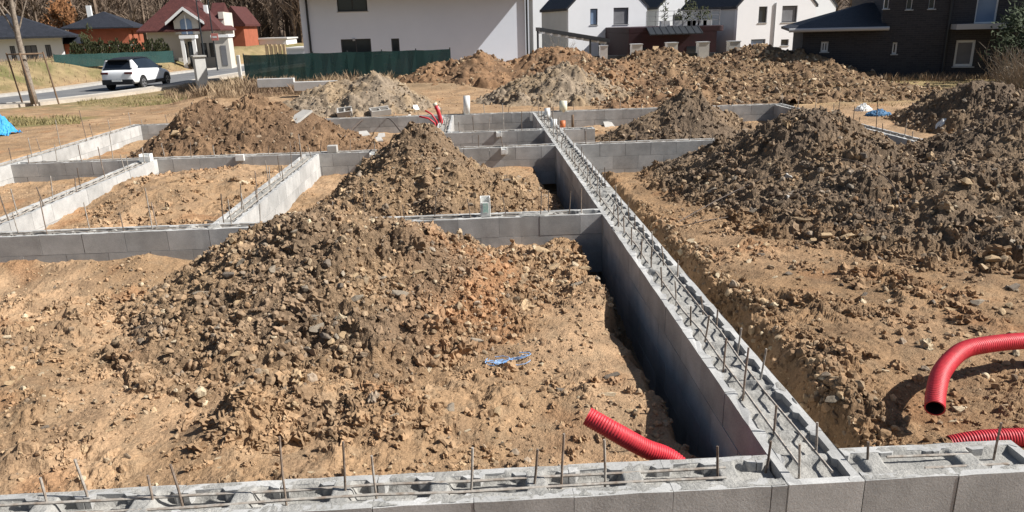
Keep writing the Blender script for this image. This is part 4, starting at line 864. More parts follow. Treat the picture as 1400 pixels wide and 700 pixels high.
# ------------------------------------------------------------------ buildings
def facade(b, x0, x1, z0, z1, holes, y0=0., t=.3):
    """wall slab in the xz plane at y0..y0+t with rectangular holes (x0,x1,z0,z1)"""
    xs = sorted({x0, x1, *[h[0] for h in holes], *[h[1] for h in holes]})
    for a, c in zip(xs[:-1], xs[1:]):
        m = (a+c)/2; zz = z0; hs = sorted([h for h in holes if h[0] < m < h[1]], key=lambda h: h[2])
        for h in hs:
            if h[2] > zz+1e-6: b.box(a, c, y0, y0+t, zz, h[2])
            zz = h[3]
        if z1 > zz+1e-6: b.box(a, c, y0, y0+t, zz, z1)
def window(root, x0, x1, z0, z1, y0=0., fr='framed', pane='glass', mull=0, sill=True, fw=.06, rec=.10):
    f = MB(); y = y0+rec
    f.box(x0+.004, x0+fw, y, y+.06, z0+.004, z1-.004).box(x1-fw, x1-.004, y, y+.06, z0+.004, z1-.004).box(x0+fw, x1-fw, y, y+.06, z0+.004, z0+fw).box(x0+fw, x1-fw, y, y+.06, z1-fw, z1-.004)
    for k in range(mull): m = x0+(x1-x0)*(k+1)/(mull+1); f.box(m-.025, m+.025, y+.002, y+.058, z0+fw, z1-fw)
    w = f.build('window', fr, root); p = MB().box(x0+fw, x1-fw, y+.02, y+.035, z0+fw, z1-fw); p.build('pane', pane, w)
    if sill: MB().box(x0-.04, x1+.04, y0-.05, y0+rec, z0-.035, z0+.002).build('sill', 'trim', w)
def hip_roof(b, x0, x1, y0, y1, z0, z1, o=.5, th=.15, ridge=.35):
    X0, X1, Y0, Y1 = x0-o, x1+o, y0-o, y1+o; w = X1-X0; d = Y1-Y0
    if w > d: a = (X0+w*ridge, (Y0+Y1)/2, z1); c = (X1-w*ridge, (Y0+Y1)/2, z1)
    else: a = ((X0+X1)/2, Y0+d*ridge, z1); c = ((X0+X1)/2, Y1-d*ridge, z1)
    v = [(X0,Y0,z0),(X1,Y0,z0),(X1,Y1,z0),(X0,Y1,z0),(X0,Y0,z0+th),(X1,Y0,z0+th),(X1,Y1,z0+th),(X0,Y1,z0+th),a,c]
    f = [(0,3,2,1),(0,1,5,4),(1,2,6,5),(2,3,7,6),(3,0,4,7)]
    f += [(4,5,9,8),(6,7,8,9),(5,6,9),(7,4,8)] if w > d else [(4,5,8),(5,6,9,8),(6,7,9),(7,4,8,9)]
    b.add(v, f)
def gable_roof(root, x0, x1, y0, y1, ze, zr, m, o=.04, eo=.15, th=.18, name='roof'):
    b = MB(); xm = (x0+x1)/2; k = (zr-ze)/(xm-x0)
    pl = [(x0-eo, ze-eo*k), (xm, zr), (x1+eo, ze-eo*k), (x1+eo, ze-eo*k+th), (xm, zr+th*1.2), (x0-eo, ze-eo*k+th)]
    b.prism(pl, y0-o, y1+o, 'xz'); return b.build(name, m, root)
def tube_part(root, name, pts, r, m, n=8): MB().tube(pts, r, n).build(name, m, root)
# big white house behind the green fence; eave throws its shade over the front
hx0, hx1, hy = -8.05, 2.85, 37.
r = thing('white_house', 'large white rendered house behind the green fence, its front shaded by a wide eave', 'house', (hx0, hy, -.5), R(6))
W_ = hx1-hx0; b = MB()
def wx(px, py): x, z = atY(px, py, hy); return x-hx0, z+.5
a1 = wx(461,16)[0]; a2 = wx(502,16)[0]; zs = wx(461,16)[1]; b1 = wx(465,54); b2 = wx(506,54); c1 = wx(534,53); c2 = wx(545,53)
hol = [(a1, a2, zs, zs+1.1), (b1[0], b2[0], .5, b1[1]), (c1[0], c2[0], c1[1]-.95, c1[1])]
facade(b, 0, W_, 0, 4.45, hol); b.box(0, .3, .3, 10, 0, 4.45).box(W_-.3, W_, .3, 10, 0, 4.45).box(.3, W_-.3, 9.7, 10, 0, 4.45)
b.add([(0,0,4.45),(0,10,4.45),(0,5,8.2),(.3,0,4.45),(.3,10,4.45),(.3,5,8.2)], [(0,1,2),(3,5,4),(0,2,5,3),(1,4,5,2),(0,3,4,1)]).add([(W_-.3,0,4.45),(W_-.3,10,4.45),(W_-.3,5,8.2),(W_,0,4.45),(W_,10,4.45),(W_,5,8.2)], [(0,1,2),(3,5,4),(0,2,5,3),(1,4,5,2),(0,3,4,1)])
b.build('wall', 'renderw', r)
rb = MB(); rb.prism([(-1.25,4.30),(5,8.5),(10.8,4.42),(10.8,4.62),(5,8.75),(-1.25,4.50)], -.6, W_+.62, 'yz'); rb.build('roof', 'tiledark', r)
for h in hol: window(r, *h, 0., 'framed', 'glass', 0 if h[1]-h[0] < 1 else 1)
tube_part(r, 'downpipe', [(.32,-.07,0),(.32,-.07,4.3)], .05, 'darkmetal'); tube_part(r, 'downpipe', [(W_-.12,-.07,0),(W_-.12,-.07,4.3)], .05, 'darkmetal')
MB().box(2.3,2.42,-.04,.001,2.2,2.32).build('wall_vent', 'trim', r)
# terrace of gabled houses, fronts in full sun
def gable_house(label, px0, px1, Y, depth, ze, wins, zr=None, base=-1.8, rz=14):
    a = R(rz); ca, sa = math.cos(a), math.sin(a); X0, _ = atY(px0, 40, Y)
    def loc(px, py):
        q = ray(px, py); t = (-X0*sa+Y*ca)/(-q[0]*sa+q[1]*ca); return (q[0]*t-X0)*ca+(q[1]*t-Y)*sa, q[2]*t+CH-base
    W = loc(px1, 40)[0]; e = ze-base; t = e+W/2*.95 if zr is None else zr-base; holes = []
    r = thing('gabled_house', label, 'house', (X0, Y, base), a)
    for w in wins:
        q0, z1 = loc(w[0], w[1]); q1, z0 = loc(w[2], w[3]); holes.append((q0, q1, max(z0, .2), min(z1, e-.01)))
    b = MB(); facade(b, 0, W, 0, e-.001, holes)
    b.prism([(0, e), (W, e), (W/2, t)], 0, .3, 'xz'); b.prism([(0, e), (W, e), (W/2, t)], depth-.3, depth, 'xz')
    b.box(W-.3, W, .3, depth-.3, 0, e).box(.3, W-.3, depth-.3, depth, 0, e); b.build('wall', 'render', r)
    MB().box(0, .3, .3, depth, 0, e).build('side_wall', 'renderg', r)  # white wall turned from the sun, its shade painted as grey
    gable_roof(r, 0, W, 0, depth, e, t, 'tiledark')
    for h, w in zip(holes, wins): window(r, h[0], h[1], h[2], h[3], 0., 'framed', w[4], 0)
    return r, X0, W
A, ax, aw = gable_house('white gabled house behind the dark pergola, nearest in the terrace', 777, 884, 57, 6, 3.25, [(807,12,817,34,'bluegl'),(839,10.5,859,33,'blind'),(839,56,849,64,'glass')])
Bh, bx_, bw = gable_house('white gabled house half hidden behind the roof terrace', 900, 985, 66, 6, 3.3, [(920,20,934,34,'glass')])
Ch, cx_, cw = gable_house('white gabled house with a central downpipe, right of the roof terrace', 1007, 1113, 52, 7.5, 3.0, [(1038,9,1048,31,'glass'),(1070,8,1089,30,'blind'),(1027,54,1046,64,'bluegl'),(1068,54,1078,62,'glass')])
tube_part(Ch, 'downpipe', [(cw*.47,-.06,0),(cw*.47,-.06,5.0)], .05, 'trim')
gable_house('white gabled house farthest right, mostly hidden by the dark brick house', 1080, 1140, 62, 7, 3.0, [])
gable_house('narrow white gabled house between the large white house and the pergola', 729, 768, 74, 7, 4.6, [])
# roof terrace block with railing, canopy and potted plants
def terrace():
    Y = 49.; x0, zt = atY(860, 38, Y); x1, _ = atY(991, 38, Y); r = thing('terrace_block', 'dark maroon flat block with a glass-railed roof terrace between the white houses', 'annex', (x0, Y, -1.6)); h = zt+1.6; W = x1-x0
    MB().box(0, W-.5, 0, 9, 0, h-.35).build('wall', 'maroon', r)
    b = MB(); b.prism([(0,0),(W-.35,0)]+[(W-.35+.35*math.sin(t), .35-.35*math.cos(t)) for t in np.linspace(.2, 1.5, 5)]+[(W,9),(0,9)], h-.35, h, 'xy'); b.build('roof_slab', 'maroon', r, bevel=.03)
    c = MB(); c0 = (884-860)/131*W; c1 = (954-860)/131*W; c.add([(c0,-1.1,h-.42),(c1,-1.1,h-.42),(c1,.0,h+.0),(c0,.0,h+.0),(c0,-1.1,h-.48),(c1,-1.1,h-.48),(c1,.0,h-.06),(c0,.0,h-.06)], [(0,1,2,3),(4,7,6,5),(0,4,5,1),(1,5,6,2),(2,6,7,3),(3,7,4,0)]); c.build('glass_canopy', 'darkmetal', r)
    for k in range(9): q = c0+(c1-c0)*k/8; MB().add([(q-.03,-1.12,h-.40),(q+.03,-1.12,h-.40),(q+.03,0,h+.03),(q-.03,0,h+.03),(q-.03,-1.12,h-.5),(q+.03,-1.12,h-.5),(q+.03,0,h-.08),(q-.03,0,h-.08)], [(0,1,2,3),(4,7,6,5),(0,4,5,1),(1,5,6,2),(2,6,7,3),(3,7,4,0)]).build('canopy_rafter', 'darkmetal', r)
    ra = MB(); q0 = (884-860)/131*W; q1 = (984-860)/131*W
    for z in (.35, .65, .95): ra.tube([(q0,.15,h+z),(q1,.15,h+z)], .014, 5)
    for k in range(9): q = q0+(q1-q0)*k/8; ra.tube([(q,.15,h),(q,.15,h+.95)], .02, 5)
    ra.build('railing', 'blind', r)
    for px in (874, 915, 950):
        q = (px-860)/131*W; MB().box(q-.5, q+.5, -.02, .02, .9, 2.2).build('window', 'glass', r)
    for px, kind, hh in ((912,'cluster',1.2),(931,'bush',.7),(941,'conifer',1.5),(948,'conifer',1.9),(953,'bush',1.1),(963,'bush',.8),(970,'bush',.75)):
        q = x0+(px-860)/131*W; y = Y+.7; z = zt; rs = random.Random(px)
        p = thing('potted_plant', {912:'stacked ball topiary at the left of the roof terrace',931:'low bush in a white planter left of the small conifers',941:'slim young conifer on the roof terrace, left of the taller one',948:'tallest slim conifer on the roof terrace',953:'bush just right of the tallest terrace conifer',963:'spreading bush in the long terrace planter',970:'rightmost leafy bush on the roof terrace'}[px], 'potted plant', (q, y, z))
        MB().box(-.3,.3,-.2,.2,0,.35).build('planter', 'pot', p, bevel=.02)
        fm = MB()
        for k in range(90):
            t = rs.random(); zc = .35+hh*t; 
            rad = (.32*(1-t)+.04) if kind == 'conifer' else (.26*abs(math.sin(t*math.pi*3))+.03 if kind == 'cluster' else .42*math.sin(math.pi*min(t+.2, 1)))
            a = rs.uniform(0, 6.28); x = math.cos(a)*rad*rs.random()**.5; yy = math.sin(a)*rad*rs.random()**.5; s = .07+.06*rs.random(); d = Vector((rs.gauss(0,1),rs.gauss(0,1),rs.gauss(0,1)+.8)).normalized(); e = d.orthogonal().normalized()
            c_ = Vector((x, yy, zc)); fm.add([c_-e*s*.4, c_+d*s*1.6, c_+e*s*.4, c_-d*s*.4], [(0,1,2),(0,2,3)])
        fm.build('foliage', 'hedge', p)
terrace()
# pergola
def pergola():
    Y = 46.; xa, za = atY(738, 37.5, Y); xb, zb = atY(834, 53, Y); xb2 = xb; r = thing('pergola', 'dark sloping pergola roof on posts in front of the gabled houses', 'pergola', (xa, Y, -.9)); W = xb-xa; h0 = za+.9; h1 = zb+.9
    MB().add([(0,0,h0),(W,0,h1),(W,3,h1),(0,3,h0),(0,0,h0-.22),(W,0,h1-.22),(W,3,h1-.22),(0,3,h0-.22)], [(0,1,2,3),(4,7,6,5),(0,4,5,1),(1,5,6,2),(2,6,7,3),(3,7,4,0)]).build('roof_panel', 'darkmetal', r)
    for q in (W-.15,): 
        for y in (.1, 2.9): MB().box(q-.06, q+.06, y-.06, y+.06, 0, h1-.22).build('post', 'darkmetal', r)
    q = W*.72; MB().box(q-.05, q+.05, .04, .16, 0, h0+(h1-h0)*.72-.22).build('post', 'darkmetal', r); MB().box(.05, .17, 2.8, 2.92, 0, h0-.22).build('post', 'darkmetal', r)
    for k in range(9): q = W*(k+.5)/9; z = h0+(h1-h0)*(k+.5)/9; MB().box(q-.05, q+.05, .05, 2.95, z-.34, z-.225).build('rafter', 'trim', r)
pergola()
for px0, px1, py, nm in ((863,877,60,'leftmost, below the roof terrace'),(911,925,58,'second, below the terrace railing'),(954,968,57,'third, right of the canopy'),(996,1010,56,'rightmost, at the corner of the white house'),(820,830,62,'small one near the pergola post')):
    x0, z = atY(px0, py, 40.); x1, _ = atY(px1, py, 40.); r = thing('gate_pillar', 'pale grey garden wall pillar peeking over the ridge, '+nm, 'pillar', ((x0+x1)/2, 40, -1.)); w = (x1-x0)/2
    MB().box(-w, w, -w, w, 0, z+1-.05).build('shaft', 'concrete', r); MB().box(-w-.03, w+.03, -w-.03, w+.03, z+1-.05, z+1).build('cap', 'trim', r)
r = thing('garden_wall', 'dark low garden wall linking the grey pillars behind the ridge', 'wall', (8, 40.1, -1.)); MB().box(-3, 9.5, -.1, .1, 0, 1.55).build('panel', 'darkmetal', r)

# dark brick house at the right, front in shade
def dark_house():
    a = R(-20); P0 = Vector((11.9, 29.3)); r = thing('dark_brick_house', 'dark clinker brick house in shade at the right, with a hip-roofed annex', 'house', (P0.x, P0.y, -.3), a)
    ca, sa = math.cos(a), math.sin(a)
    def loc(px, py, y0=0.):   # pixel -> local facade coordinates on plane y=y0
        rr = ray(px, py); # world point = t*rr, need -(X-P0)*sa+(Y-P0)*ca = y0
        t = (y0+(-P0.x*sa+P0.y*ca))/(-rr[0]*sa+rr[1]*ca); X = rr[0]*t-P0.x; Y = rr[1]*t-P0.y; return X*ca+Y*sa, rr[2]*t+CH+.3
    xl, _ = loc(1097, 60); xm, _ = loc(1208, 60); xr, _ = loc(1500, 60); _, ze = loc(1150, 41); 
    def L(px, py, qx, qy, y0=0.): x0, z1 = loc(px, py, y0); x1, z0 = loc(qx, qy, y0); return (x0, x1, z0, z1)
    w1 = L(1123,57,1132,71); w2 = L(1221,58,1226,74); ups = [L(1211,-14,1215,12), L(1242,-14,1247,13), L(1273,-16,1278,12)]; big = L(1308,55,1330,91); upb = L(1341,-30,1362,32)
    b = MB(); facade(b, xl, xm, -.5, ze, [w1]); b.box(xl, xl+.3, .3, 7, -.5, ze); b.box(xl+.3, xm, 6.7, 7, -.5, ze); b.build('annex_wall', 'clinker', r)
    h = 4.5; b = MB(); facade(b, xm+.002, xr, -.5, h, [w2, big, upb]+ups, .012); b.box(xm+.002, xm+.3, .312, 11, -.5, h).box(xr-.3, xr, .312, 11, -.5, h).box(xm+.3, xr-.3, 10.7, 11, -.5, h); b.build('wall', 'clinker', r)
    b = MB(); x0 = xl-.55; y0 = -.5; zt = loc(1163, 12)[1]+.25; xr_ = xm-.004; v = [(x0,y0,ze),(xr_,y0,ze),(xr_,7.5,ze),(x0,7.5,ze),(x0,y0,ze+.1),(xr_,y0,ze+.1),(xr_,7.5,ze+.1),(x0,7.5,ze+.1),(x0+3.1,3.5,zt),(xr_,3.5,zt)]
    b.add(v, [(0,3,2,1),(0,1,5,4),(2,3,7,6),(3,0,4,7),(4,5,9,8),(6,7,8,9),(7,4,8),(1,2,6,5),(5,6,9)]); b.build('annex_roof', 'tiledark', r)
    tube_part(r, 'gutter', [(x0,y0-.05,ze+.03),(xr_+.05,y0-.05,ze+.03)], .07, 'trim')
    MB().box(xm-.3, xr+.5, -.5, 11.5, h, h+.25).build('roof', 'tiledark', r)
    window(r, *w1, 0., 'frame', 'glass', 1, fw=.07); window(r, *w2, .012, 'frame', 'glass', 0)
    for u in ups: window(r, *u, .012, 'frame', 'glass', 0, fw=.03)
    window(r, *big, .012, 'frame', 'blind', 0, fw=.09); window(r, *upb, .012, 'frame', 'bluegl', 0, fw=.06)
    c = L(1300, 33, 1392, 38); MB().box(c[0], c[1], -.9, .0, c[2], c[3]).build('canopy', 'trim', r)
    d = loc(1297, 30)[0]; tube_part(r, 'downpipe', [(d,-.08,0),(d,-.08,h)], .05, 'darkmetal')
dark_house()

# left background houses
def bungalow():
    Y = 60.; x0, _ = atY(-60, 60, Y); x1, ze = atY(100, 51, Y); r = thing('bungalow', 'white bungalow with a wide dark roof behind the young street tree', 'house', (x0, Y, -.6), R(24)); W = (x1-x0)*.80; h = ze+.6
    pi = [(8,20),(27,35),(45,56),(74,82)]; hs = []
    for a, c in ((18,26),(41,60),(73,82)): q0, _ = atY(a, 60, Y); q1, _ = atY(c, 60, Y); hs.append(((q0-x0)*.8, (q1-x0)*.8, .5, 2.3))
    b = MB(); facade(b, 0, W, 0, h, hs); b.box(0, .3, .3, 9, 0, h).box(W-.3, W, .3, 9, 0, h).box(.3, W-.3, 8.7, 9, 0, h); b.build('wall', 'render', r)
    rb = MB(); hip_roof(rb, 0, W, 0, 9, h, atY(20, 22, Y)[1]+.9, 1.0, .15, .28); rb.build('roof', 'tiledark', r)
    for q in hs: window(r, *q, 0., 'framed', 'blind', 1)
    g = MB(); q0 = W+.05; g.box(q0, q0+1.3, .8, 7, 0, h-.5); g.build('garage_wall', 'brickor', r)
    gr = MB(); gr.add([(q0-.3,.2,h-.5),(q0+1.8,.2,h-.5),(q0+1.8,7.6,h-.5),(q0-.3,7.6,h-.5),(q0-.3,3.8,h+.5),(q0+.5,3.8,h+.3)], [(0,3,2,1),(0,1,5,4),(1,2,5),(2,3,4,5),(3,0,4)]); gr.build('garage_roof', 'tiledark', r)
bungalow()
def brick_house():
    r = thing('brick_house', 'unplastered orange brick house with a dark hip roof', 'house', (-35.3, 77.5, -.4), R(11)); 
    hs = [(-.9,.0,3.0,4.1),(1.2,2.1,3.0,4.1)]
    # local: front -y face = shaded side, +x face = sunlit side with windows
    b = MB(); b.box(-2.9, 2.2, -3.0, -2.7, 0, 3.3).box(-2.9, -2.6, -2.7, 3.0, 0, 3.3).box(-2.6, 2.2, 2.7, 3.0, 0, 3.3)
    ho = [(-1.9,-1.1,2.1,3.1),(.6,1.4,2.1,3.1),(-1.9,-1.1,.4,1.5),(.6,1.4,.4,1.5)]
    c = MB(); facade(c, -2.7, 2.7, 0, 3.3, ho); b.add([(2.2-(v[1]), v[0], v[2]) for v in c.v], c.f); b.build('wall', 'brickor', r)
    for q in ho: MB().box(2.0, 2.02, q[0], q[1], q[2], q[3]).build('window', 'glass', r)
    rb = MB(); hip_roof(rb, -2.9, 2.2, -3.0, 3.0, 3.3, 4.9, .6, .12, .46); rf = rb.build('roof', 'tiledark', r); MB().box(-2.0,-1.6,.5,.9,4.0,5.5).build('chimney', 'frame', rf)
    MB().box(-2.4, 2.7, -3.6, -3.0, 1.7, 1.82).build('floor_ledge', 'concrete', r)
brick_house()
def cream_house():
    Y = 62.; x0, _ = atY(203, 60, Y); x1, _ = atY(292, 60, Y); r = thing('cream_house', 'cream house with a maroon hip roof and an arched dormer window', 'house', (x0, Y, -.6), R(8)); W = x1-x0; ze = atY(260, 43, Y)[1]+.6; zt = atY(262, -6, Y)[1]+1.3
    def X(px): return atY(px, 50, Y)[0]-x0
    hs = [(X(281), X(288), 1.0, 2.1), (X(246), X(251), 1.0, 2.1), (X(270), X(278), 1.0, 2.1)]
    b = MB(); facade(b, 0, W, 0, ze, hs); b.box(0, .3, .3, 6.5, 0, ze).box(W-.3, W, .3, 6.5, 0, ze).box(.3, W-.3, 6.2, 6.5, 0, ze); b.build('wall', 'creamw', r)
    for q in hs: window(r, *q, 0., 'framed', 'glass', 0)
    rb = MB(); hip_roof(rb, 0, W, 0, 6.5, ze, zt, .6, .12, .46); rf = rb.build('roof', 'tilered', r); q = X(262)
    MB().box(q-.3, q+.3, 3.1, 3.6, zt-.9, zt+.3).build('chimney', 'concrete', rf)
    d0, d1 = X(236), X(277); dz = atY(256, 13, Y)[1]+.6; de = atY(240, 29, Y)[1]+.6; dm = (d0+d1)/2; xm = (X(249), X(264)); za = atY(256, 47, Y)[1]+.6; zb = atY(256, 30, Y)[1]+.6
    b = MB(); arch = [(xm[0], za), (xm[0], zb)]+[(dm+(xm[1]-xm[0])/2*math.cos(t), zb+(xm[1]-xm[0])/2*.6*math.sin(t)) for t in np.linspace(math.pi, 0, 9)]+[(xm[1], zb), (xm[1], za)]
    b.prism([(d0+.25, ze-.2), (d1-.25, ze-.2), (d1-.25, de), (dm, dz-.1), (d0+.25, de)], -.5, 3, 'xz'); b.build('dormer_wall', 'creamw', r)
    w = MB().prism(arch, -.54, -.505, 'xz').build('arched_window', 'bluegl', r); MB().box(dm-.04, dm+.04, -.57, -.545, za, zb+.5).build('glazing_bar', 'frame', w)
    MB().prism([(d0-.25, de-.25), (dm, dz+.02), (d1+.25, de-.25), (d1+.25, de-.05), (dm, dz+.25), (d0-.25, de-.05)], -.9, 3.8, 'xz').build('dormer_roof', 'tilered', r)
    MB().prism([(d0-.27, de-.30), (dm, dz-.04), (d1+.27, de-.30), (d1+.27, de-.08), (dm, dz+.2), (d0-.27, de-.08)], -.96, -.905, 'xz').build('bargeboard', 'frame', r)
    p0, p1 = X(249), X(270); pz = atY(256, 48, Y)[1]+.6
    b = MB(); b.box(p0, p1, -1.6, -.51, pz-.25, pz).box(p0+.05, p0+.3, -1.55, -1.3, 0, pz-.25).box(p1-.3, p1-.05, -1.55, -1.3, 0, pz-.25); b.build('porch', 'frame', r); MB().box(p0+.35, p1-.35, -.56, -.53, .3, pz-.5).build('porch_door', 'glass', r)
    q0, q1 = X(294), X(314); b = MB(); b.box(q0, q1, -2.2, -.02, 0, ze-.5); b.build('side_annex', 'creamw', r); MB().box(q0+.5, q0+.9, -2.23, -2.2, .4, 1.9).build('annex_window', 'blind', r)
    MB().box(q0-.1, q1+.1, -2.35, .1, ze-.5, ze-.3).build('annex_roof', 'frame', r)
    MB().add([(X(276),3.2,ze+.9),(X(296),3.2,ze+.9),(X(296),8,ze+.9),(X(276),8,ze+.9),(X(276),5.5,ze+2.3),(X(294),5.5,ze+2.3)], [(0,3,2,1),(0,1,5,4),(1,2,5),(2,3,4,5),(3,0,4)]).build('rear_roof', 'tilered', r)
    MB().box(X(296)-.4, X(296), 3.3, 7.8, ze-.5, ze+1.5).build('rear_gable', 'creamw', r)
    sk = MB(); sk.box(X(277), X(282), 1.1, 1.5, ze+1.35, ze+2.0); sk.build('roof_window', 'frame', r)
cream_house()
b = MB(); xo, _ = atY(318, 60, 80); r = thing('brick_house', 'small orange house peeking out right of the cream house', 'house', (xo, 80, -.4)); MB().box(-.6,1.3,0,5,0,3.4).build('wall', 'brickor', r); MB().prism([(-.9,3.4),(.35,5.2),(1.6,3.4),(1.6,3.2),(-.9,3.2)], -.3, 5.3, 'xz').build('roof', 'tilered', r)

# far low buildings beyond the fence (left of the white house)
for i, (p0, p1, pt_, Y, m, lab) in enumerate(((350,391,53,85,'frame','long pale flat-roofed building between the woods and the green fence'),(391,417,66,70,'renderg','low grey shed with pale roof left of the large white house'))):
    x0, z = atY(p0, pt_, Y); x1, _ = atY(p1, pt_, Y); r = thing('low_building', lab, 'building', (x0, Y, -.8)); MB().box(0, x1-x0, 0, 5, 0, z+.7).build('wall', m, r); MB().box(-.15, x1-x0+.15, -.15, 5.15, z+.7, z+.85).build('roof', 'concrete', r)
for k, px in enumerate((364, 370, 376, 382, 388)):
    x, z = atY(px, 62, 64); r = tag(MB().box(-.10,.10,-.12,.12,0,z+.9).build('wood_stack', 'tan', None, (x, 64, -.8)), 'upright tan timber stack in the row before the pale flat building', 'timber stack', 'timber stacks before the pale building')

# fences
def net_fence(label, pts, h, gp):
    r = thing('netting_fence', label, 'fence', (pts[0][0], pts[0][1], pts[0][2])); o = Vector(pts[0]); rs = random.Random(2)
    vs = []; n = 0; b = MB(); P_ = []
    for a, c in zip(pts[:-1], pts[1:]):
        for k in range(12): P_.append(Vector(a).lerp(Vector(c), k/12))
    P_.append(Vector(pts[-1]))
    for i, p in enumerate(P_): q = p-o; w = .02*math.sin(i*1.3); vs += [(q.x, q.y+w, q.z+.03), (q.x, q.y-w, q.z+h-.03*abs(math.sin(i*.8)))]
    b.add(vs, [(2*i, 2*i+2, 2*i+3, 2*i+1) for i in range(len(P_)-1)]); nn = b.build('netting', 'net', r); s = nn.modifiers.new('thickness', 'SOLIDIFY'); s.thickness = .006
    L_ = 0
    for i in range(0, len(P_), gp): q = P_[i]-o; MB().tube([(q.x, q.y+.05, q.z-.2), (q.x, q.y+.05, q.z+h+.05)], .025, 6).build('post', 'darkmetal', r)
f0 = up(332, 75, 31.); f1 = up(615, 69, 31.); net_fence('dark green netting fence in front of the large white house', [(f0[0], 31, .02), ((f0[0]+f1[0])/2, 31, .02), (f1[0], 31, .02)], f0[2]-.02, 4)
x0, z0 = atY(95, 75, 52); x1, z1 = atY(236, 70, 56)
net_fence('lighter green netting fence on the bank behind the parked car', [(x0, 50, z0-.75), (x0*.6+x1*.4, 52, (z0+z1)/2-.78), (x1, 56, z1-.8)], .85, 4)
# thuja hedge behind it
def thuja(x, y, z, h, k):
    p = thing('thuja', 'young thuja in the hedge row behind the lighter green fence', 'shrub', (x, y, z), 0, 'thujas in the hedge row'); rs = random.Random(k); b = MB()
    for j in range(110):
        t = rs.random()**1.1; rad = .30*(1-t)**.8+.02; a = rs.uniform(0, 6.28); c = Vector((math.cos(a)*rad*rs.uniform(.5, 1), math.sin(a)*rad*rs.uniform(.5, 1), .1+h*t)); d = Vector((math.cos(a)*.5, math.sin(a)*.5, 1)).normalized(); e = d.cross(Vector((rs.gauss(0,1), rs.gauss(0,1), .1))).normalized(); s = .10
        b.add([c-e*s*.5, c+e*s*.5, c+d*s*1.9], [(0,1,2)])
    b.build('foliage', 'hedge', p); MB().tube([(0,0,-.2),(0,0,h*.7)], .03, 4).build('stem', 'bark', p)
for k in range(34):
    px = 100+k*3.9; t = k/33; Y = 53.5+t*5; x, z = atY(px, 73-2*t, Y); thuja(x+random.uniform(-.05,.05), Y, z-.35, random.uniform(.75, 1.2), k)
# concrete pillars, lamps, sign
def pillar(px0, px1, pt_, pb, Y, label, cap=True):
    x0, zt = atY(px0, pt_, Y); x1, zb = atY(px1, pb, Y); w = (x1-x0)/2*1.12; r = thing('concrete_pillar', label, 'pillar', ((x0+x1)/2, Y, -.55), R(30 if cap else 0)); h = zt+.55
    MB().box(-w*.72, w*.72, -w*.72, w*.72, 0, h-.08).build('shaft', 'concrete', r, bevel=.02)
    if cap: MB().box(-w*.9, w*.9, -w*.9, w*.9, h-.08, h).build('cap', 'kerb', r, bevel=.015)
pillar(262,286,76,118,37.,'thick pale concrete pillar with a cap beside the road'); pillar(322,332,73,108,36.,'slim pale concrete post at the left end of the green fence',False)
def lamp(px, pb, Y, pt_, label, base=-.5):
    x, zb = atY(px, pb, Y); x2, zt = atY(px-3, pt_, Y); r = thing('street_lamp', label, 'street lamp', (x, Y, base)); h = 5.5
    MB().tube([(0,0,0),(0,0,.8),(0,0,h)], [.07,.055,.04], 8).build('pole', 'darkmetal', r); MB().box(-.5,.05,-.08,.08,h,h+.08).build('lamp_head', 'trim', r, bevel=.02)
lamp(279, 75, 52., -10, 'dark lamp post in front of the arched dormer of the cream house'); lamp(297, 92, 58., 15, 'thin dark lamp post right of the arched dormer, carrying a pink sign')
x, z = atY(293.5, 50, 57.8); r = thing('road_sign', 'small pinkish road sign on the thin lamp post', 'sign', (x, 57.8, z-.28)); MB().box(-.25,.25,-.02,.02,0,.5).build('sign_plate', 'signred', r, bevel=.01); MB().box(-.16,.16,-.026,-.021,.18,.32).build('sign_symbol', 'white', r)

# ------------------------------------------------------------------ trees
def grow(b, p, d, L, r, depth, rs, twigs, maxd=4, spread=.5, upb=.15):
    n = 4; pts = [p]; rr = [r]; q = p.copy(); dd = d.copy()
    for k in range(n):
        dd = (dd+Vector((rs.gauss(0,.10), rs.gauss(0,.10), upb*.3))).normalized(); q = q+dd*L/n; pts.append(q.copy()); rr.append(r*(1-.45*(k+1)/n))
    (b if depth < 2 else twigs).tube([tuple(x) for x in pts], rr, 6 if depth < 2 else 3, depth < 1)
    if depth >= maxd: return
    for k in range(3 if depth < 2 else 4):
        i = rs.randint(1 if depth else 2, n); a = rs.uniform(0, 6.28); o = dd.orthogonal().normalized(); o2 = dd.cross(o)
        nd = (dd*(1-spread*.3)+(o*math.cos(a)+o2*math.sin(a))*spread+Vector((0,0,upb))).normalized(); grow(b, pts[i], nd, L*rs.uniform(.55, .8), rr[i]*.6, depth+1, rs, twigs, maxd, spread, upb)
def street_tree():
    r = thing('street_tree', 'bare young street tree held by wooden stakes beside the road', 'tree', (-18.7, 32.8, -.42)); b = MB(); t = MB(); rs = random.Random(12)
    def trunk(pts, rr): b.tube(pts, rr, 9)
    trunk([(0.06,0,0),(.04,0,.6),(.0,0,1.5),(-.04,.02,2.6),(-.02,.02,3.6),(.02,0,4.8),(.05,0,6.2)], [.15,.13,.12,.11,.095,.07,.03])
    for z, a, L in ((2.7,.2,2.2),(2.9,2.9,2.0),(3.3,1.6,1.9),(3.5,4.2,2.0),(3.8,.4,2.0),(4.1,3.3,2.0),(4.5,1.0,1.6),(4.9,5.2,1.6),(5.3,2.4,1.3)):
        d = Vector((math.cos(a)*.6, math.sin(a)*.6, .9)).normalized(); grow(b, Vector((-.1+.02*(z-3), 0, z)), d, L, .04, 1, rs, t, 4, .55, .2)
    b.build('trunk', 'bark', r, smooth=True); t.build('twigs', 'twig', r)
street_tree()
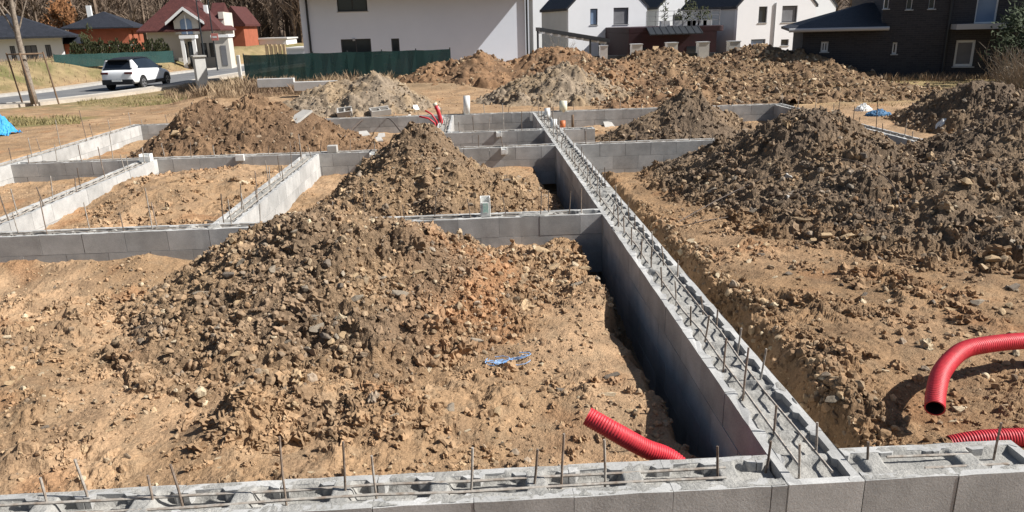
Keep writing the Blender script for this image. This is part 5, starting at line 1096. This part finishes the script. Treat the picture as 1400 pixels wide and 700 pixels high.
def stakes():
    r = thing('tree_stakes', 'three wooden stakes with crossbars around the bare street tree', 'tree stakes', (-18.7, 32.8, -.42)); P_ = [(-.72,.5),(.30,-.35),(.92,.25)]; h = 2.1
    tops = []
    for k, (x, y) in enumerate(P_): tx, ty = x-.22, y; MB().tube([(x,y,-.1),(tx,ty,h)], .035, 7).build('stake', 'wood', r); tops.append((tx, ty, h-.06))
    for i in range(3): j = (i+1) % 3; MB().tube([tops[i], tops[j]], .03, 6).build('crossbar', 'wood', r)
stakes()
# woods: bare trees massed on the hillside
def woods():
    vs = []; base = []
    for s in range(5):
        b = MB(); t = MB(); rs = random.Random(50+s); b.tube([(0,0,-1),(0.1,0,4),(0,0,9)], [.22,.16,.07], 4, False)
        for k in range(16):
            z = 2.5+6*rs.random(); a = rs.uniform(0, 6.28); d = Vector((math.cos(a)*.7, math.sin(a)*.7, .8)).normalized(); grow(t, Vector((0,0,z)), d, 2.6*rs.uniform(.6, 1), .07, 2, rs, t, 3, .6, .15)
        V = np.array([tuple(v) for v in b.v+t.v]); n0 = len(b.v); Fq = [f for f in b.f if len(f) == 4]+[tuple(i+n0 for i in f) for f in t.f if len(f) in (4,)]; base.append((V, np.array(Fq)))
    return base
WB_ = woods()
def hill_z(X, Y):
    return -1.+ss(95, 330, Y+.15*np.abs(X))*46+4*fbm(X*.01, Y*.01, 71, 3)*ss(95, 150, Y)
def hills():
    xs = np.linspace(-420, 420, 160); ys = np.geomspace(88, 600, 90); Xg, Yg = np.meshgrid(xs, ys); X = Xg.ravel(); Y = Yg.ravel(); Z = hill_z(X, Y)+.8*fbm(X*.15, Y*.15, 73, 3)*ss(95, 120, Y); 
    o = link('hills', npmesh('hills', np.stack([X, Y, Z], 1), grid_faces(len(xs), len(ys)), True), mat('leaf_litter', (.15,.108,.075), (.10,.075,.055), .05, .95, fine=.4, fscale=.3, bump=.6, bscale=.5, dist=1.)); o['kind'] = 'structure'
    VV = []; FF = []; off = 0; n = 1700; k = 0
    for i in range(n):
        Y = 92+ (rng.random()**1.5)*210
        u = rng.uniform(-.80, .02) if i % 6 else rng.uniform(.25, .75)
        X = u*Y; z = float(hill_z(np.array([X]), np.array([Y]))[0]); V, Fq = WB_[i % 5]; s = rng.uniform(.7, 1.25); a = rng.uniform(0, 6.28)
        c_, s_ = math.cos(a), math.sin(a); P_ = np.stack([V[:, 0]*c_-V[:, 1]*s_, V[:, 0]*s_+V[:, 1]*c_, V[:, 2]], 1)*s*np.array([1.2,1.2,1.]); P_ += np.array([X, Y, z]); VV.append(P_); FF.append(Fq+off); off += len(V)
    o = link('woods', npmesh('woods', np.concatenate(VV), np.concatenate(FF), False), 'woods'); tag(o, 'brown bare woods covering the hillside behind all houses', 'woods', None, 'stuff')
hills()
def leafy(name, label, cat, loc, n, rx, rz, m, leaf, group=None, seed=0, trunk=None, up_=.5, zoff=0.):
    p = thing(name, label, cat, loc, 0, group); rs = random.Random(seed); b = MB(); cl = [(Vector((rs.gauss(0,.5)*rx, rs.gauss(0,.5)*rx, zoff+rz*(.5+rs.gauss(0,.28)))), rs.uniform(.25,.5)*rx) for _ in range(14)]
    for j in range(n):
        c0, r0 = rs.choice(cl); v = Vector((rs.gauss(0,1), rs.gauss(0,1), rs.gauss(0,1)))*.5*r0; c = c0+v; d = (Vector((rs.gauss(0,1), rs.gauss(0,1), rs.gauss(0,1)+up_))).normalized(); e = d.orthogonal().normalized(); s = leaf*rs.uniform(.6, 1.3)
        b.add([c-e*s*.3, c+e*s*.3, c+d*s*1.5], [(0,1,2)])
    b.build('foliage', m, p)
    if trunk: MB().tube([(0,0,-.3),(0,0,zoff+rz*.5)], trunk, 6).build('trunk', 'bark', p)
x, z = atY(86, 24, 84.); leafy('autumn_tree', 'orange-brown leafy tree standing alone before the woods', 'tree', (x, 84., 0), 1500, 1.3, 3.4, 'woodsred', .28, seed=3, trunk=.12, zoff=2.9)
x, z = atY(123, 62, 58.); leafy('shrub', 'olive evergreen shrub at the corner of the brick garage', 'shrub', (x, 58., z-.9), 700, .8, 1.6, 'hedge', .12, seed=4, trunk=.05)
leafy('conifer_bush', 'dark green conifer bush at the right edge before the dark house', 'bush', (19.0, 24.4, -.1), 5200, 1.35, 2.1, 'conifer', .12, seed=6, trunk=.12, zoff=.3)
def twig_bush(label, loc, n, h, w, seed, m='drybush'):
    p = thing('dry_bush', label, 'bush', loc); rs = random.Random(seed); b = MB()
    for j in range(n):
        a = rs.uniform(0, 6.28); s = Vector((math.cos(a)*w*.35*rs.random(), math.sin(a)*w*.35*rs.random(), 0)); d = Vector((math.cos(a)*rs.uniform(.1,.7), math.sin(a)*rs.uniform(.1,.7), 1)).normalized(); L = h*rs.uniform(.5, 1)
        e = s+d*L*.5; t = e+(d+Vector((rs.gauss(0,.3), rs.gauss(0,.3), 0))).normalized()*L*.5; b.tube([tuple(s), tuple(e), tuple(t)], [.010,.007,.003], 3, False)
        for k in range(5):
            q = s.lerp(e, rs.random()) if k < 2 else e.lerp(t, rs.random()); dd = (d+Vector((rs.gauss(0,.6), rs.gauss(0,.6), rs.gauss(0,.3)))).normalized(); b.tube([tuple(q), tuple(q+dd*L*.22)], [.005,.002], 3, False)
    b.build('twigs', m, p)
twig_bush('tangled dry bush at the right edge on top of the huge shaded heap', (15.6, 20.6, -.1), 260, 1.5, 2.0, 1)
twig_bush('second tangled dry bush nearer the right edge', (14.9, 18.4, .0), 170, 1.2, 1.6, 2)
twig_bush('small dry bush at the foot of the white terrace house wall', (atY(768, 60, 39)[0], 39., .0), 60, 1.6, .6, 3)
# grass and weeds
def blades(label, n, fx, h0, h1, m, wid=.02, seed=0, name='dry_grass'):
    P_ = fx(n); X = P_[0]; Y = P_[1]; n = len(X); Z = height(X, Y, False)-.01; h = rng.uniform(h0, h1, n)*(.5+.8*np.clip(fbm(X*.8, Y*.8, seed+40, 2)+.5, 0, 1)); a = rng.uniform(0, 6.28, n); w = wid*rng.uniform(.6, 1.3, n); lx = h*rng.normal(0, .25, n); ly = h*rng.normal(0, .25, n)
    V = np.stack([np.stack([X-np.cos(a)*w, Y-np.sin(a)*w, Z], 1), np.stack([X+np.cos(a)*w, Y+np.sin(a)*w, Z], 1), np.stack([X+lx*.4+np.cos(a)*w*.6, Y+ly*.4+np.sin(a)*w*.6, Z+h*.6], 1), np.stack([X+lx, Y+ly, Z+h], 1)], 1).reshape(-1, 3)
    i = np.arange(n)*4; Fc = np.stack([i, i+1, i+2, i+3], 1); o = link(name, npmesh(name, V, Fc), m); tag(o, label, 'grass', None, 'stuff')
def region(x0, x1, y0, y1, sd, thr=-.1):
    def f(n):
        X = rng.uniform(x0, x1, n); Y = rng.uniform(y0, y1, n); m = fbm(X*.5, Y*.5, sd, 3) > thr; return X[m], Y[m]
    return f
def pxregion(px0, px1, py0, py1, z, sd, thr=-.1):
    def f(n):
        px = rng.uniform(px0, px1, n); py = rng.uniform(py0, py1, n); Q = np.array([at(a, b, z) for a, b in zip(px, py)]); X, Y = Q.T; m = (fbm(X*.5, Y*.5, sd, 3) > thr) & (road_dist(X, Y) > 3.9); return X[m], Y[m]
    return f
blades('tall dry weeds along the green netting fence', 8000, region(-10.5, -3.2, 26.5, 30.7, 5, -.2), .12, .42, 'drygrass', .006)
blades('dry reddish weeds around the concrete pillar by the road', 8000, pxregion(225, 420, 108, 130, -.25, 6, -.3), .08, .30, 'drygrass', .007)
blades('green-brown grass strip along the near sidewalk', 5200, pxregion(105, 260, 121, 145, -.35, 7, -.3), .05, .15, 'grass', .009, name='grass')
blades('patchy grass behind the blue plastic sheet', 2600, pxregion(0, 110, 158, 172, -.15, 8, -.2), .05, .16, 'grass', .012, name='grass')
blades('dry grass on the bank beyond the road', 9000, lambda n: (lambda X, Y: (X[m_ := (left_of_road(X, Y) & (road_dist(X, Y) > 4.2) & (road_dist(X, Y) < 16))], Y[m_]))(rng.uniform(-48, -20, n), rng.uniform(33, 66, n)), .08, .28, 'drygrass', .016)
blades('yellowish weeds on the rough ground before the dark brick house', 6500, region(8.7, 16, 19, 28.5, 9, -.1), .02, .08, 'grass', .007, name='grass')
blades('dry weeds at the foot of the dark brick house', 1800, region(14.6, 19, 25.5, 28., 10, -.3), .08, .3, 'drygrass', .007)
# low concrete edging in front of the fence
for (p0, p1, py, Y, lab) in ((352,402,108,27.5,'low pale concrete edging before the green fence, left piece'),(402,462,112,26.2,'low pale concrete edging before the green fence, right piece')):
    x0, z = atY(p0, py, Y); x1, _ = atY(p1, py, Y); o = MB().box(x0, x1, -.12, .12, -.3, 0).build('concrete_edging', 'concrete', None, (0, Y, z), bevel=.01); tag(o, lab, 'edging')

# ------------------------------------------------------------------ light, sky, camera
sd = Vector((1.10, -.15, 1.0)).normalized(); elev = math.asin(sd.z); az = math.atan2(sd.x, sd.y)
w = bpy.data.worlds.new('World'); SC.world = w; w.use_nodes = True; nt = w.node_tree; bg = nt.nodes['Background']; sky = nt.nodes.new('ShaderNodeTexSky')
sky.sky_type = 'NISHITA'; sky.sun_disc = False; sky.sun_elevation = elev; sky.sun_rotation = az; sky.air_density = 1.; sky.dust_density = 1.2; nt.links.new(sky.outputs['Color'], bg.inputs['Color']); bg.inputs['Strength'].default_value = .05
lo = bpy.data.lights.new('sun', 'SUN'); lo.energy = 5.0; lo.angle = R(.55); lo.color = (1., .975, .93); so = bpy.data.objects.new('sun', lo); COL.objects.link(so); so.rotation_euler = sd.to_track_quat('Z', 'Y').to_euler()
cd = bpy.data.cameras.new('camera'); cam = bpy.data.objects.new('camera', cd); COL.objects.link(cam); cd.sensor_width = 36; cd.sensor_fit = 'HORIZONTAL'; cd.lens = 36*F/1400; cd.clip_start = .05; cd.clip_end = 3000
mw = Matrix([[CAM[i][j] for j in range(3)] for i in range(3)]).to_4x4(); mw.translation = Vector((0, 0, CH)); cam.matrix_world = mw; SC.camera = cam
SC.view_settings.view_transform = 'Standard'; SC.view_settings.look = 'None'; SC.view_settings.exposure = .70; SC.view_settings.gamma = 1.; SC.view_settings.use_curve_mapping = False
